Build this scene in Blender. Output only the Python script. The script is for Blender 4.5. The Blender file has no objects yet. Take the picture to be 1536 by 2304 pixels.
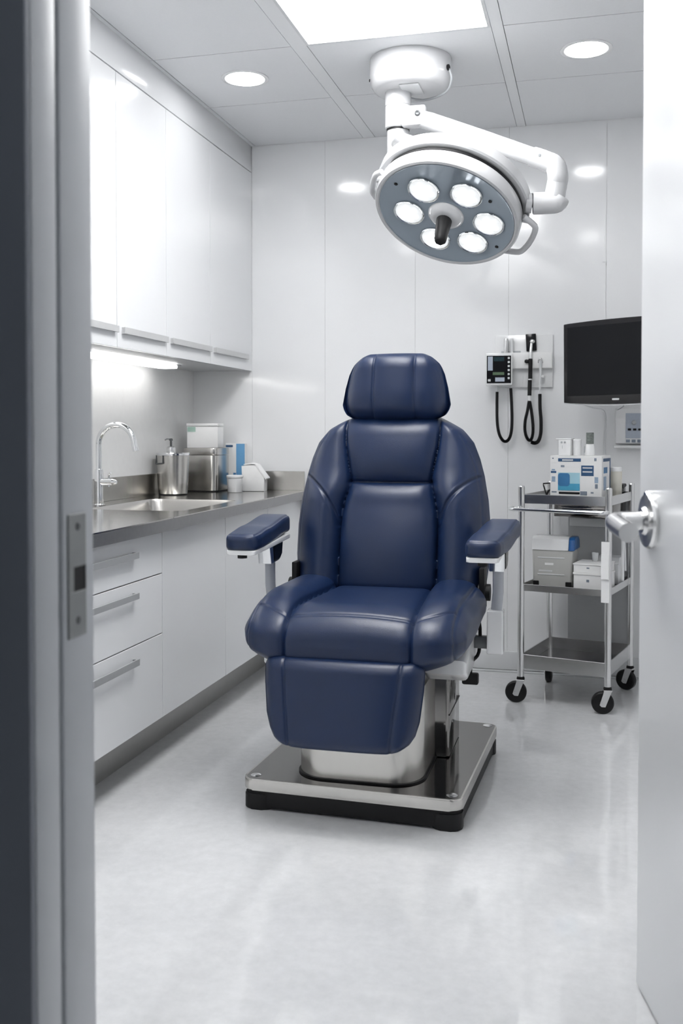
import bpy, bmesh, math, random
import numpy as np
from mathutils import Vector, Matrix, Quaternion
random.seed(7)
SC = bpy.context.scene
COL = SC.collection
PI = math.pi
R = math.radians

# ------------------------------------------------------------------ materials
def new_mat(name):
    m = bpy.data.materials.new(name); m.use_nodes = True
    return m, m.node_tree.nodes, m.node_tree.links, m.node_tree.nodes['Principled BSDF']

def mat(name, col, rough=0.5, metal=0.0, spec=0.5, coat=0.0, noise=0.0, nscale=40.0, bump=0.0, bscale=200.0,
        stretch=None, trans=0.0, alpha=1.0, rnoise=0.0, aniso=0.0):
    m, N, L, b = new_mat(name)
    b.inputs['Base Color'].default_value = (*col, 1)
    b.inputs['Roughness'].default_value = rough
    b.inputs['Metallic'].default_value = metal
    b.inputs['Specular IOR Level'].default_value = spec
    b.inputs['Coat Weight'].default_value = coat
    b.inputs['Coat Roughness'].default_value = 0.05
    b.inputs['Transmission Weight'].default_value = trans
    b.inputs['Alpha'].default_value = alpha
    b.inputs['Anisotropic'].default_value = aniso
    tc = N.new('ShaderNodeTexCoord'); mp = N.new('ShaderNodeMapping')
    L.new(tc.outputs['Object'], mp.inputs['Vector'])
    if stretch: mp.inputs['Scale'].default_value = stretch
    if noise > 0 or rnoise > 0:
        n = N.new('ShaderNodeTexNoise'); n.inputs['Scale'].default_value = nscale; n.inputs['Detail'].default_value = 5
        L.new(mp.outputs[0], n.inputs['Vector'])
        if noise > 0:
            mx = N.new('ShaderNodeMix'); mx.data_type = 'RGBA'
            mx.inputs['A'].default_value = (*[max(0, c * (1 - noise)) for c in col], 1)
            mx.inputs['B'].default_value = (*[min(1, c * (1 + noise)) for c in col], 1)
            L.new(n.outputs['Fac'], mx.inputs['Factor']); L.new(mx.outputs['Result'], b.inputs['Base Color'])
        if rnoise > 0:
            mr = N.new('ShaderNodeMapRange')
            mr.inputs['To Min'].default_value = max(0.0, rough - rnoise); mr.inputs['To Max'].default_value = rough + rnoise
            L.new(n.outputs['Fac'], mr.inputs['Value']); L.new(mr.outputs[0], b.inputs['Roughness'])
    if bump > 0:
        n2 = N.new('ShaderNodeTexNoise'); n2.inputs['Scale'].default_value = bscale; n2.inputs['Detail'].default_value = 3
        L.new(mp.outputs[0], n2.inputs['Vector'])
        bp = N.new('ShaderNodeBump'); bp.inputs['Strength'].default_value = bump; bp.inputs['Distance'].default_value = 0.002
        L.new(n2.outputs['Fac'], bp.inputs['Height']); L.new(bp.outputs[0], b.inputs['Normal'])
    return m

def emis(name, col, strength):
    m, N, L, b = new_mat(name)
    b.inputs['Base Color'].default_value = (0.8, 0.8, 0.8, 1)
    b.inputs['Emission Color'].default_value = (*col, 1)
    b.inputs['Emission Strength'].default_value = strength
    return m

M = {}
M['carcass'] = mat('cabinet_carcass', (0.58, 0.59, 0.60), 0.4, noise=0.01, nscale=5)
M['gloss'] = mat('gloss_white_laminate', (0.775, 0.785, 0.80), 0.16, spec=0.5, noise=0.012, nscale=3)
M['wallpanel'] = mat('gloss_wall_panel', (0.87, 0.876, 0.885), 0.11, spec=0.8, noise=0.015, nscale=2, bump=0.05, bscale=3)
M['wallmatte'] = mat('backsplash_plaster', (0.86, 0.86, 0.855), 0.45, noise=0.03, nscale=30, bump=0.15, bscale=60)
M['wallpaint'] = mat('painted_wall', (0.82, 0.825, 0.835), 0.5, noise=0.02, nscale=8)
M['ceil'] = mat('ceiling_tile', (0.79, 0.80, 0.815), 0.7, noise=0.02, nscale=120, bump=0.1, bscale=300)
M['tbar'] = mat('ceiling_grid_bar', (0.80, 0.81, 0.82), 0.45)
M['gap'] = mat('shadow_gap', (0.25, 0.26, 0.28), 0.8)
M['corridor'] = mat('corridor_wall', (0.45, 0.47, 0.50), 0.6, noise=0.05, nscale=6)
M['frame'] = mat('door_frame_paint', (0.68, 0.70, 0.73), 0.38, noise=0.03, nscale=4)
M['casing'] = mat('door_casing_dark', (0.24, 0.26, 0.30), 0.5, noise=0.08, nscale=3)  # darker grey-blue than the jamb colour
M['groove'] = mat('frame_seal', (0.13, 0.145, 0.16), 0.7)
M['doorskin'] = mat('brushed_door_skin', (0.80, 0.81, 0.825), 0.30, metal=0.2, noise=0.015, nscale=3)
M['steel'] = mat('brushed_steel', (0.60, 0.585, 0.56), 0.25, metal=1, noise=0.035, nscale=45, stretch=(1, 1, 0.02), rnoise=0.02)
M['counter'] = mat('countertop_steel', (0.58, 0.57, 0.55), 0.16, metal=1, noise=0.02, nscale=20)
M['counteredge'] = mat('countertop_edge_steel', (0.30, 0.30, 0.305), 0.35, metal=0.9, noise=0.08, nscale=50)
M['plinth'] = mat('plinth_steel', (0.40, 0.395, 0.385), 0.38, metal=0.8, noise=0.05, nscale=30)
M['chrome'] = mat('polished_chrome', (0.80, 0.81, 0.82), 0.07, metal=1, noise=0.01, nscale=3)
M['satin'] = mat('satin_metal', (0.76, 0.76, 0.76), 0.24, metal=1, noise=0.02, nscale=8)
M['alu'] = mat('aluminium_pull', (0.40, 0.41, 0.42), 0.4, metal=0.3, noise=0.03, nscale=50)
M['polished'] = mat('polished_dark_steel', (0.24, 0.232, 0.225), 0.09, metal=1, noise=0.02, nscale=6)
M['navy'] = mat('navy_upholstery', (0.0062, 0.0185, 0.062), 0.36, spec=0.5, noise=0.10, nscale=6, bump=0.18, bscale=420)
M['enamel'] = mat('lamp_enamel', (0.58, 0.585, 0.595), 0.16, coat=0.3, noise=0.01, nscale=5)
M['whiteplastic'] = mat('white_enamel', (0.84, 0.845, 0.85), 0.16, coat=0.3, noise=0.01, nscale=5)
M['whitebox'] = mat('white_card', (0.86, 0.86, 0.855), 0.6, noise=0.02, nscale=40)
M['paper'] = mat('white_paper', (0.9, 0.9, 0.9), 0.75, noise=0.02, nscale=60)
M['greyplastic'] = mat('grey_plastic', (0.42, 0.44, 0.46), 0.4, noise=0.03, nscale=20)
M['lightgrey'] = mat('light_grey_plastic', (0.68, 0.69, 0.70), 0.4, noise=0.02, nscale=20)
M['postgrey'] = mat('post_grey_paint', (0.45, 0.47, 0.51), 0.3, metal=0.3, noise=0.02, nscale=20)
M['frost'] = mat('frosted_plastic', (0.52, 0.52, 0.50), 0.35, noise=0.05, nscale=12)
M['black'] = mat('black_rubber', (0.007, 0.007, 0.008), 0.5, spec=0.3, noise=0.2, nscale=80)
M['blackgloss'] = mat('black_gloss', (0.008, 0.008, 0.01), 0.15, spec=0.3, noise=0.1, nscale=4)
M['screen'] = mat('dark_screen', (0.010, 0.011, 0.013), 0.3, spec=0.12, noise=0.15, nscale=2)
M['darkgrey'] = mat('dark_grey_metal', (0.10, 0.105, 0.11), 0.35, metal=0.5, noise=0.05, nscale=30)
M['lampface'] = mat('lamp_face_panel', (0.33, 0.385, 0.44), 0.18, metal=0.25, noise=0.04, nscale=5)
M['lens'] = mat('lens_cup', (0.75, 0.78, 0.8), 0.08, metal=0.9, noise=0.05, nscale=60)
M['blue'] = mat('printed_blue', (0.05, 0.20, 0.42), 0.45, noise=0.15, nscale=30)
M['navyprint'] = mat('printed_dark_blue', (0.03, 0.09, 0.20), 0.45, noise=0.1, nscale=30)
M['cyan'] = mat('printed_cyan', (0.08, 0.38, 0.58), 0.45, noise=0.25, nscale=14)
M['palecyan'] = mat('printed_pale_cyan', (0.40, 0.66, 0.76), 0.45, noise=0.15, nscale=12)
M['cartonblue'] = mat('carton_blue', (0.14, 0.36, 0.62), 0.45, noise=0.12, nscale=14)
M['mint'] = mat('mint_label', (0.42, 0.60, 0.52), 0.6, noise=0.05, nscale=30)
M['grayprint'] = mat('printed_grey', (0.22, 0.26, 0.32), 0.6, noise=0.3, nscale=180)
M['blueprint'] = mat('printed_grey_blue', (0.32, 0.42, 0.55), 0.6, noise=0.3, nscale=180)
M['cream'] = mat('cream_plastic', (0.74, 0.72, 0.64), 0.45, noise=0.03, nscale=20)
M['bluelid'] = mat('blue_lid', (0.02, 0.12, 0.36), 0.3, noise=0.2, nscale=25)
M['lcd'] = mat('lcd_grey_blue', (0.45, 0.50, 0.58), 0.3, noise=0.08, nscale=120)
M['lcddark'] = mat('lcd_dark_teal', (0.02, 0.045, 0.055), 0.2, noise=0.5, nscale=120)
M['ledgreen'] = mat('indicator_green', (0.10, 0.16, 0.09), 0.4, noise=0.4, nscale=300)
M['glass'] = mat('clear_plastic', (0.8, 0.82, 0.83), 0.1, alpha=0.45, noise=0.02, nscale=10)
M['e_panel'] = emis('light_diffuser', (1.0, 1.0, 1.0), 11.5); M['e_panel_fill'] = emis('fill_light_diffuser', (1.0, 1.0, 1.0), 5.0)
M['e_down'] = emis('downlight_diffuser', (1.0, 1.0, 1.0), 20.0)
M['e_strip'] = emis('strip_diffuser', (1.0, 0.99, 0.97), 4.0)
M['e_led'] = emis('led_lens', (0.97, 0.99, 1.0), 0.55); M['e_led'].node_tree.nodes['Principled BSDF'].inputs['Base Color'].default_value = (0.25, 0.26, 0.27, 1)
M['e_bead'] = emis('led_bead', (1.0, 1.0, 1.0), 8.0)
M['e_corridor'] = emis('corridor_fill', (0.9, 0.95, 1.0), 1.6)

def floor_mat():
    m, N, L, b = new_mat('sheet_vinyl_floor')
    tc = N.new('ShaderNodeTexCoord')
    n1 = N.new('ShaderNodeTexNoise'); n1.inputs['Scale'].default_value = 3.0; n1.inputs['Detail'].default_value = 6
    n2 = N.new('ShaderNodeTexNoise'); n2.inputs['Scale'].default_value = 28.0; n2.inputs['Detail'].default_value = 8; n2.inputs['Roughness'].default_value = 0.7
    n3 = N.new('ShaderNodeTexVoronoi'); n3.inputs['Scale'].default_value = 160.0
    for n in (n1, n2, n3): L.new(tc.outputs['Object'], n.inputs['Vector'])
    a = N.new('ShaderNodeMath'); a.operation = 'MULTIPLY'; a.inputs[1].default_value = 0.45
    L.new(n1.outputs['Fac'], a.inputs[0])
    c = N.new('ShaderNodeMath'); c.operation = 'MULTIPLY_ADD'; c.inputs[1].default_value = 0.55
    L.new(n2.outputs['Fac'], c.inputs[0]); L.new(a.outputs[0], c.inputs[2])
    r = N.new('ShaderNodeValToRGB')
    r.color_ramp.elements[0].position = 0.30; r.color_ramp.elements[0].color = (0.60, 0.61, 0.62, 1)
    r.color_ramp.elements[1].position = 0.66; r.color_ramp.elements[1].color = (0.74, 0.745, 0.755, 1)
    L.new(c.outputs[0], r.inputs['Fac'])
    L.new(r.outputs['Color'], b.inputs['Base Color'])
    b.inputs['Roughness'].default_value = 0.12; b.inputs['Specular IOR Level'].default_value = 1.0
    mr = N.new('ShaderNodeMapRange'); mr.inputs['To Min'].default_value = 0.035; mr.inputs['To Max'].default_value = 0.085
    L.new(n2.outputs['Fac'], mr.inputs['Value']); L.new(mr.outputs[0], b.inputs['Roughness'])
    bp = N.new('ShaderNodeBump'); bp.inputs['Strength'].default_value = 0.05; bp.inputs['Distance'].default_value = 0.003
    n4 = N.new('ShaderNodeTexNoise'); n4.inputs['Scale'].default_value = 22.0; n4.inputs['Detail'].default_value = 2
    L.new(tc.outputs['Object'], n4.inputs['Vector'])
    L.new(n4.outputs['Fac'], bp.inputs['Height']); L.new(bp.outputs[0], b.inputs['Normal'])
    return m
M['floor'] = floor_mat()

# ------------------------------------------------------------------ mesh helpers
def BM(): return bmesh.new()

def add_box(bm, lo, hi, bevel=0.0, seg=2, rot=None, pivot=None):
    lo, hi = Vector(lo), Vector(hi)
    t = bmesh.new()
    bmesh.ops.create_cube(t, size=1.0)
    c = (lo + hi) / 2; s = hi - lo
    for v in t.verts: v.co = Vector((v.co.x * s.x + c.x, v.co.y * s.y + c.y, v.co.z * s.z + c.z))
    if bevel > 0:
        bmesh.ops.bevel(t, geom=t.edges[:], offset=bevel, segments=seg, affect='EDGES', profile=0.5)
    merge(bm, t, rot, pivot)

def merge(bm, t, rot=None, pivot=None):
    if rot is not None:
        p = Vector(pivot or (0, 0, 0))
        for v in t.verts: v.co = rot @ (v.co - p) + p
    me = bpy.data.meshes.new('tmp'); t.to_mesh(me); t.free()
    bm.from_mesh(me); bpy.data.meshes.remove(me)

def frame_of(d):
    d = Vector(d).normalized()
    a = Vector((0, 0, 1)) if abs(d.z) < 0.95 else Vector((1, 0, 0))
    x = a.cross(d).normalized(); y = d.cross(x).normalized()
    return x, y, d

def add_cyl(bm, p0, p1, r0, r1=None, seg=24, caps=True):
    r1 = r0 if r1 is None else r1
    p0, p1 = Vector(p0), Vector(p1)
    x, y, d = frame_of(p1 - p0)
    A = [bm.verts.new(p0 + (x * math.cos(2 * PI * i / seg) + y * math.sin(2 * PI * i / seg)) * r0) for i in range(seg)]
    B = [bm.verts.new(p1 + (x * math.cos(2 * PI * i / seg) + y * math.sin(2 * PI * i / seg)) * r1) for i in range(seg)]
    for i in range(seg):
        j = (i + 1) % seg
        bm.faces.new((A[i], A[j], B[j], B[i]))
    if caps:
        bm.faces.new(A[::-1]); bm.faces.new(B)

def add_lathe(bm, prof, p=(0, 0, 0), axis=(0, 0, 1), seg=40):
    """prof: (r, h) pairs along the axis."""
    p = Vector(p); x, y, d = frame_of(axis)
    rings = []
    for r, h in prof:
        if r < 1e-6:
            rings.append([bm.verts.new(p + d * h)])
        else:
            rings.append([bm.verts.new(p + d * h + (x * math.cos(2 * PI * i / seg) + y * math.sin(2 * PI * i / seg)) * r) for i in range(seg)])
    for a, b in zip(rings, rings[1:]):
        for i in range(seg):
            j = (i + 1) % seg
            if len(a) == 1 and len(b) == 1: continue
            if len(a) == 1: bm.faces.new((a[0], b[j], b[i]))
            elif len(b) == 1: bm.faces.new((a[i], a[j], b[0]))
            else: bm.faces.new((a[i], a[j], b[j], b[i]))
    if len(rings[0]) > 1: bm.faces.new(rings[0][::-1])
    if len(rings[-1]) > 1: bm.faces.new(rings[-1])

def smooth_path(pts, n=8):
    P = [Vector(p) for p in pts]
    if len(P) < 3: return P
    out = []
    for i in range(len(P) - 1):
        p0 = P[max(i - 1, 0)]; p1 = P[i]; p2 = P[i + 1]; p3 = P[min(i + 2, len(P) - 1)]
        for k in range(n):
            t = k / n
            out.append(0.5 * ((2 * p1) + (p2 - p0) * t + (2 * p0 - 5 * p1 + 4 * p2 - p3) * t * t + (3 * p1 - p0 - 3 * p2 + p3) * t ** 3))
    out.append(P[-1])
    return out

def add_tube(bm, pts, r, seg=14, smooth=0, coil=None, caps=True):
    P = smooth_path(pts, smooth) if smooth else [Vector(p) for p in pts]
    rings = []
    up = None
    for i, p in enumerate(P):
        t = (P[min(i + 1, len(P) - 1)] - P[max(i - 1, 0)]).normalized()
        if up is None:
            x, y, _ = frame_of(t)
        else:
            x = (up - t * up.dot(t)).normalized(); y = t.cross(x).normalized()
        up = x
        rr = r(i / (len(P) - 1)) if callable(r) else r
        if coil: rr *= 1 + coil * (1 if i % 2 else -1)
        rings.append([bm.verts.new(p + (x * math.cos(2 * PI * k / seg) + y * math.sin(2 * PI * k / seg)) * rr) for k in range(seg)])
    for a, b in zip(rings, rings[1:]):
        for k in range(seg):
            j = (k + 1) % seg
            bm.faces.new((a[k], a[j], b[j], b[k]))
    if caps:
        bm.faces.new(rings[0][::-1]); bm.faces.new(rings[-1])

def add_prism(bm, outline, z0, z1, bevel=0.0, seg=2, mtx=None):
    """outline in xy, extruded from z0 to z1, optionally mapped by a matrix."""
    t = bmesh.new()
    a = [t.verts.new((x, y, z0)) for x, y in outline]; b = [t.verts.new((x, y, z1)) for x, y in outline]
    n = len(outline)
    fa = t.faces.new(a[::-1]); fb = t.faces.new(b)
    for i in range(n): t.faces.new((a[i], a[(i + 1) % n], b[(i + 1) % n], b[i]))
    if bevel > 0:
        es = list({e for f in (fa, fb) for e in f.edges})
        bmesh.ops.bevel(t, geom=es, offset=bevel, segments=seg, affect='EDGES', profile=0.5)
    bmesh.ops.recalc_face_normals(t, faces=t.faces[:])
    if mtx is not None:
        for v in t.verts: v.co = mtx @ v.co
    merge(bm, t)

def rrect(x0, y0, x1, y1, r, n=8):
    out = []
    for cx, cy, a0 in ((x1 - r, y1 - r, 0), (x0 + r, y1 - r, 90), (x0 + r, y0 + r, 180), (x1 - r, y0 + r, 270)):
        for i in range(n + 1):
            a = R(a0 + 90 * i / n); out.append((cx + r * math.cos(a), cy + r * math.sin(a)))
    return out

MTX = {}
def thing(name, label, cat, loc=(0, 0, 0), rotz=0.0, group=None):
    o = bpy.data.objects.new(name, None); COL.objects.link(o)
    o.location = loc; o.rotation_euler = (0, 0, rotz); o.empty_display_size = 0.05
    MTX[o] = Matrix.Translation(loc) @ Matrix.Rotation(rotz, 4, 'Z')
    tag(o, label, cat, group)
    return o

def tag(o, label, cat, group=None):
    o['label'] = label; o['category'] = cat
    if group: o['group'] = group
    return o

def finish(me, ang=35):
    me.polygons.foreach_set('use_smooth', [True] * len(me.polygons))
    if ang < 180: me.set_sharp_from_angle(angle=R(ang))

def obj(name, bm, m, parent=None, local=False, ang=35, label=None):
    """link a bmesh as ONE object; coordinates are the room's unless local."""
    bmesh.ops.recalc_face_normals(bm, faces=bm.faces[:])
    me = bpy.data.meshes.new(name); bm.to_mesh(me); bm.free()
    return obj_me(name, me, m, parent, local, ang, label)

def obj_me(name, me, m, parent=None, local=False, ang=35, label=None):
    o = bpy.data.objects.new(name, me); COL.objects.link(o)
    me.materials.append(M[m] if isinstance(m, str) else m)
    if parent is not None:
        o.parent = parent
        MTX[o] = MTX.get(parent, Matrix())
        if not local: me.transform(MTX[o].inverted())
    else:
        MTX[o] = Matrix()
    finish(me, ang)
    if label: o['label'] = label
    return o

def settle(o):
    """give a one-mesh thing its origin at its base."""
    me = o.data
    xs = [v.co for v in me.vertices]
    lo = [min(c[i] for c in xs) for i in range(3)]; hi = [max(c[i] for c in xs) for i in range(3)]
    p = Vector(((lo[0] + hi[0]) / 2, (lo[1] + hi[1]) / 2, lo[2]))
    me.transform(Matrix.Translation(-p)); o.location = p; MTX[o] = Matrix.Translation(p)
    return o

def one(name, bm, m, label, cat, group=None, ang=35):
    return tag(settle(obj(name, bm, m, ang=ang)), label, cat, group)

def struct(name, bm, m, parent=None, ang=35):
    o = obj(name, bm, m, parent, ang=ang)
    if parent is None: o['kind'] = 'structure'
    return o

def box(name, lo, hi, m, parent=None, bevel=0.0, seg=2, local=False, rot=None, pivot=None, label=None):
    bm = BM(); add_box(bm, lo, hi, bevel, seg, rot, pivot)
    return obj(name, bm, m, parent, local, label=label)

# ------------------------------------------------------------------ the room
XL, XR, YF, YFO, YB, ZC = -2.10, 1.00, 1.242, 1.106, 5.01, 2.705
bm = BM(); add_box(bm, (-2.6, -1.3, -0.05), (1.6, YB + 0.1, 0)); struct('floor', bm, 'floor')

bm = BM()   # ceiling tiles with thin shadow gaps between them
xs = [XL - 0.1, -1.745, -1.16, -1.10, -0.384, -0.342, 0.30, 0.36, XR + 0.1]
ys = [YFO, 1.94, 2.545, 3.15, 3.76, 4.37, YB]
gx = 0.0025
for i in range(len(xs) - 1):
    if i in (2, 4, 6): continue
    for j in range(len(ys) - 1):
        if i == 3 and (2.5 <= ys[j] < 3.7 or j == 0): continue
        add_box(bm, (xs[i] + gx, ys[j] + gx, ZC), (xs[i + 1] - gx, ys[j + 1] - gx, ZC + 0.03))
add_box(bm, (XL - 0.1, YFO, ZC + 0.04), (XR + 0.1, YB + 0.1, ZC + 0.08))
ceil = struct('ceiling', bm, 'ceil')
bm = BM()
for a, b in ((-1.16, -1.10), (-0.384, -0.342), (0.30, 0.36)):
    add_box(bm, (a, YFO, ZC - 0.001), (b, YB, ZC + 0.03))
struct('grid_bar', bm, 'tbar', ceil)
bm = BM(); add_box(bm, (XL - 0.1, YFO, ZC + 0.031), (XR + 0.1, YB, ZC + 0.039)); struct('shadow_gap', bm, 'gap', ceil)

bm = BM()   # back wall: large gloss panels with fine joints
seams = [XL - 0.1, -1.765, -1.365, -0.891, -0.422, 0.045, 0.51, XR + 0.1]
for a, b in zip(seams, seams[1:]):
    add_box(bm, (a + 0.0005, YB, 0), (b - 0.0005, YB + 0.02, ZC + 0.03))
add_box(bm, (XL - 0.1, YB + 0.022, 0), (XR + 0.1, YB + 0.1, ZC + 0.03))
struct('wall_back', bm, 'wallpanel')
bm = BM(); add_box(bm, (XL - 0.1, YFO, 0), (XL, YB, ZC + 0.03)); struct('wall_left', bm, 'wallmatte')
bm = BM(); add_box(bm, (XR, YFO, 0), (XR + 0.1, YB, ZC + 0.03)); struct('wall_right', bm, 'wallpaint')
bm = BM()
add_box(bm, (XL, YFO, 0), (-0.702, YF, ZC)); add_box(bm, (0.365, YFO, 0), (XR, YF, ZC)); add_box(bm, (-0.702, YFO, 2.45), (0.365, YF, ZC))
struct('wall_front', bm, 'wallpaint')
bm = BM(); add_box(bm, (XL, 2.97, 2.568), (-1.765, YB - 0.001, ZC), 0.001); struct('trim_1', bm, 'gloss')   # bulkhead over the wall cabinets
bm = BM()
add_box(bm, (-1.66, YB - 0.014, 0.012), (XR, YB, 0.105), 0.004); add_box(bm, (-1.66, YB - 0.020, 0.0), (XR, YB, 0.010), 0.003)
struct('baseboard_back', bm, 'lightgrey')
bm = BM(); add_box(bm, (-1.68, 2.66, 0), (-1.637, YB - 0.02, 0.172)); struct('baseboard_left', bm, 'plinth')

# corridor the camera stands in
bm = BM(); add_box(bm, (-2.6, -1.4, 0), (-2.5, YFO, 2.75)); struct('wall_corridor_left', bm, 'corridor')
bm = BM(); add_box(bm, (1.5, -1.4, 0), (1.6, YFO, 2.75)); struct('wall_corridor_right', bm, 'corridor')
bm = BM(); add_box(bm, (-2.6, -1.4, 0), (1.6, -1.3, 2.75)); struct('wall_corridor_rear', bm, 'corridor')
bm = BM(); add_box(bm, (-2.6, -1.4, 2.75), (1.6, YFO, 2.8)); struct('ceiling_corridor', bm, 'ceil')
bm = BM()
add_box(bm, (-2.6, YFO - 0.012, 0), (-0.86, YFO - 0.001, 2.75)); add_box(bm, (0.53, YFO - 0.012, 0), (1.6, YFO - 0.001, 2.75)); add_box(bm, (-0.86, YFO - 0.012, 2.6), (0.53, YFO - 0.001, 2.75))
struct('wall_corridor_front', bm, 'corridor')

# door frame: jambs with a seal groove, casing on the corridor side
bm = BM()
for x0, x1 in ((-0.702, -0.672), (0.335, 0.365)):
    add_box(bm, (x0, 1.098, 0), (x1, 1.156, 2.42), 0.003); add_box(bm, (x0, 1.166, 0), (x1, 1.248, 2.42), 0.003)
add_box(bm, (-0.702, 1.098, 2.42), (0.365, 1.248, 2.45), 0.003)
fr = struct('trim_2', bm, 'frame')
bm = BM()
for x0, x1 in ((-0.701, -0.682), (0.345, 0.364)): add_box(bm, (x0, 1.15, 0), (x1, 1.17, 2.42))
struct('seal_groove', bm, 'groove', fr)
bm = BM()
add_box(bm, (-0.87, 1.086, 0), (-0.6735, 1.0985, 2.6), 0.002); add_box(bm, (0.337, 1.086, 0), (0.54, 1.0985, 2.6), 0.002); add_box(bm, (-0.6735, 1.086, 2.42), (0.337, 1.0985, 2.6), 0.002)
struct('casing', bm, 'casing', fr)
bm = BM()   # strike plate with an opening for the latch
X0 = -0.6715
y0, y1, z0, z1 = 1.176, 1.222, 0.926, 1.091
hy0, hy1, hz0, hz1 = 1.189, 1.2205, 0.987, 1.020
add_box(bm, (X0 - 0.001, y0, hz1), (X0 + 0.002, y1, z1), 0.0006, 1); add_box(bm, (X0 - 0.001, y0, z0), (X0 + 0.002, y1, hz0), 0.0006, 1)
add_box(bm, (X0 - 0.001, y0, hz0), (X0 + 0.002, hy0, hz1)); add_box(bm, (X0 - 0.001, hy1, hz0), (X0 + 0.002, y1, hz1))
sp = struct('strike_plate', bm, mat('satin_nickel', (0.30, 0.31, 0.31), 0.42, metal=0.6, noise=0.04, nscale=60), fr)
bm = BM(); add_box(bm, (X0 - 0.001, hy0, hz0), (X0 + 0.0005, hy1, hz1)); struct('latch_opening', bm, 'black', sp)
for zz in (1.074, 0.948):
    bm = BM(); add_lathe(bm, [(0.0055, 0), (0.0055, 0.0008), (0.0035, 0.0015), (0.0, 0.0005)], (X0 + 0.0017, 1.2, zz), (1, 0, 0), 20); struct('screw', bm, 'darkgrey', sp)

# the open door on the right
DA = R(14); dd = Vector((-math.sin(DA), math.cos(DA), 0)); dn = Vector((-math.cos(DA), -math.sin(DA), 0)); HP = Vector((0.335, 1.245, 0))
def door_pt(t, n, z): return HP + dd * t + dn * n + Vector((0, 0, z))
DM = Matrix(((dd.x, dn.x, 0, HP.x), (dd.y, dn.y, 0, HP.y), (0, 0, 1, 0), (0, 0, 0, 1)))
def dbox(bm, lo, hi, bevel=0):
    t = bmesh.new(); t2 = bmesh.new(); add_box(t, lo, hi, bevel)
    for v in t.verts: v.co = DM @ v.co
    t2.free(); merge(bm, t)
bm = BM(); dbox(bm, (0.004, -0.045, 0.008), (1.0, 0.0, 2.41), 0.0025)
dr = struct('door_1', bm, 'doorskin')
hz = 1.017
bm = BM()
add_lathe(bm, [(0.058, 0), (0.058, 0.006), (0.054, 0.011), (0.03, 0.013), (0.026, 0.02)], door_pt(0.925, 0.0, hz), dn, 48)
hd = struct('rosette', bm, 'satin', dr)
bm = BM()
add_tube(bm, [door_pt(0.925, 0.012, hz), door_pt(0.925, 0.052, hz), door_pt(0.921, 0.068, hz), door_pt(0.908, 0.077, hz - 0.001), door_pt(0.888, 0.080, hz - 0.004), door_pt(0.80, 0.080, hz - 0.012)], 0.0195, 20, smooth=6)
struct('door_lever', bm, 'satin', dr, ang=60)
bm = BM(); add_lathe(bm, [(0.015, 0), (0.015, 0.006), (0.012, 0.011), (0.0, 0.011)], door_pt(0.928, 0.0, hz + 0.048), dn, 24); struct('cylinder_lock', bm, 'chrome', dr)

# ------------------------------------------------------------------ ceiling lights
def light_panel(x0, y0, x1, y1, label, em='e_panel'):
    t = thing('ceiling_light', label, 'ceiling light', ((x0 + x1) / 2, (y0 + y1) / 2, ZC), group='flat ceiling light panels')
    bm = BM(); w = 0.012
    add_box(bm, (x0, y0, ZC - 0.004), (x1, y0 + w, ZC + 0.01)); add_box(bm, (x0, y1 - w, ZC - 0.004), (x1, y1, ZC + 0.01))
    add_box(bm, (x0, y0 + w, ZC - 0.004), (x0 + w, y1 - w, ZC + 0.01)); add_box(bm, (x1 - w, y0 + w, ZC - 0.004), (x1, y1 - w, ZC + 0.01))
    obj('frame', bm, 'lightgrey', t)
    box('diffuser', (x0 + w, y0 + w, ZC - 0.001), (x1 - w, y1 - w, ZC + 0.008), em, t)
light_panel(-1.098, 2.55, -0.386, 3.757, 'large bright rectangular ceiling panel light in front of the lamp mount')

light_panel(-1.098, 1.25, -0.386, 1.938, 'unseen rectangular fill light added on the ceiling just inside the doorway', 'e_panel_fill')  # out of view, added to brighten the floor near the doorway

def downlight(x, y, label):
    t = thing('downlight', label, 'downlight', (x, y, ZC), group='round recessed downlights')
    bm = BM(); add_lathe(bm, [(0.084, 0.0), (0.100, 0.0), (0.100, -0.003), (0.092, -0.006), (0.084, -0.004), (0.084, 0.0)], (x, y, ZC), (0, 0, 1), 56)
    obj('trim_ring', bm, 'whiteplastic', t)
    bm = BM(); add_lathe(bm, [(0.0, -0.003), (0.084, -0.003), (0.084, 0.004), (0.0, 0.004)], (x, y, ZC), (0, 0, 1), 56)
    obj('diffuser', bm, 'e_down', t)
downlight(-1.455, 4.045, 'round white recessed downlight in ceiling near the wall cabinets')
downlight(-0.045, 4.068, 'round white recessed downlight in ceiling near the open door')
downlight(-1.455, 2.10, 'round recessed downlight in ceiling above the drawers')
downlight(-0.045, 2.10, 'round recessed downlight in ceiling above the open door')

t = thing('corridor_fill_light', 'unseen dim fill light on the corridor ceiling that brightens the door frame', 'ceiling light', (-0.5, -0.4, 2.75))  # unseen corridor fill, strength set to lift the door frame
box('diffuser', (-0.9, -0.7, 2.735), (0.3, -0.1, 2.745), 'e_corridor', t); box('frame', (-0.92, -0.72, 2.74), (0.32, -0.08, 2.75), 'lightgrey', t)

# ------------------------------------------------------------------ wall cabinets on the left
M['alulight'] = mat('light_aluminium_pull', (0.56, 0.565, 0.57), 0.4, metal=0.2, noise=0.03, nscale=50)
def pull(parent, x, ya, yb, z, h, depth=0.024, m='alu'):
    bm = BM()
    add_box(bm, (x + depth - 0.006, ya, z - h / 2), (x + depth, yb, z + h / 2), 0.001, 1)
    for y in (ya + 0.004, yb - 0.014): add_box(bm, (x - 0.001, y, z - h / 2 + 0.001), (x + depth - 0.004, y + 0.010, z + h / 2 - 0.001))
    return obj('handle', bm, m, parent)

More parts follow.
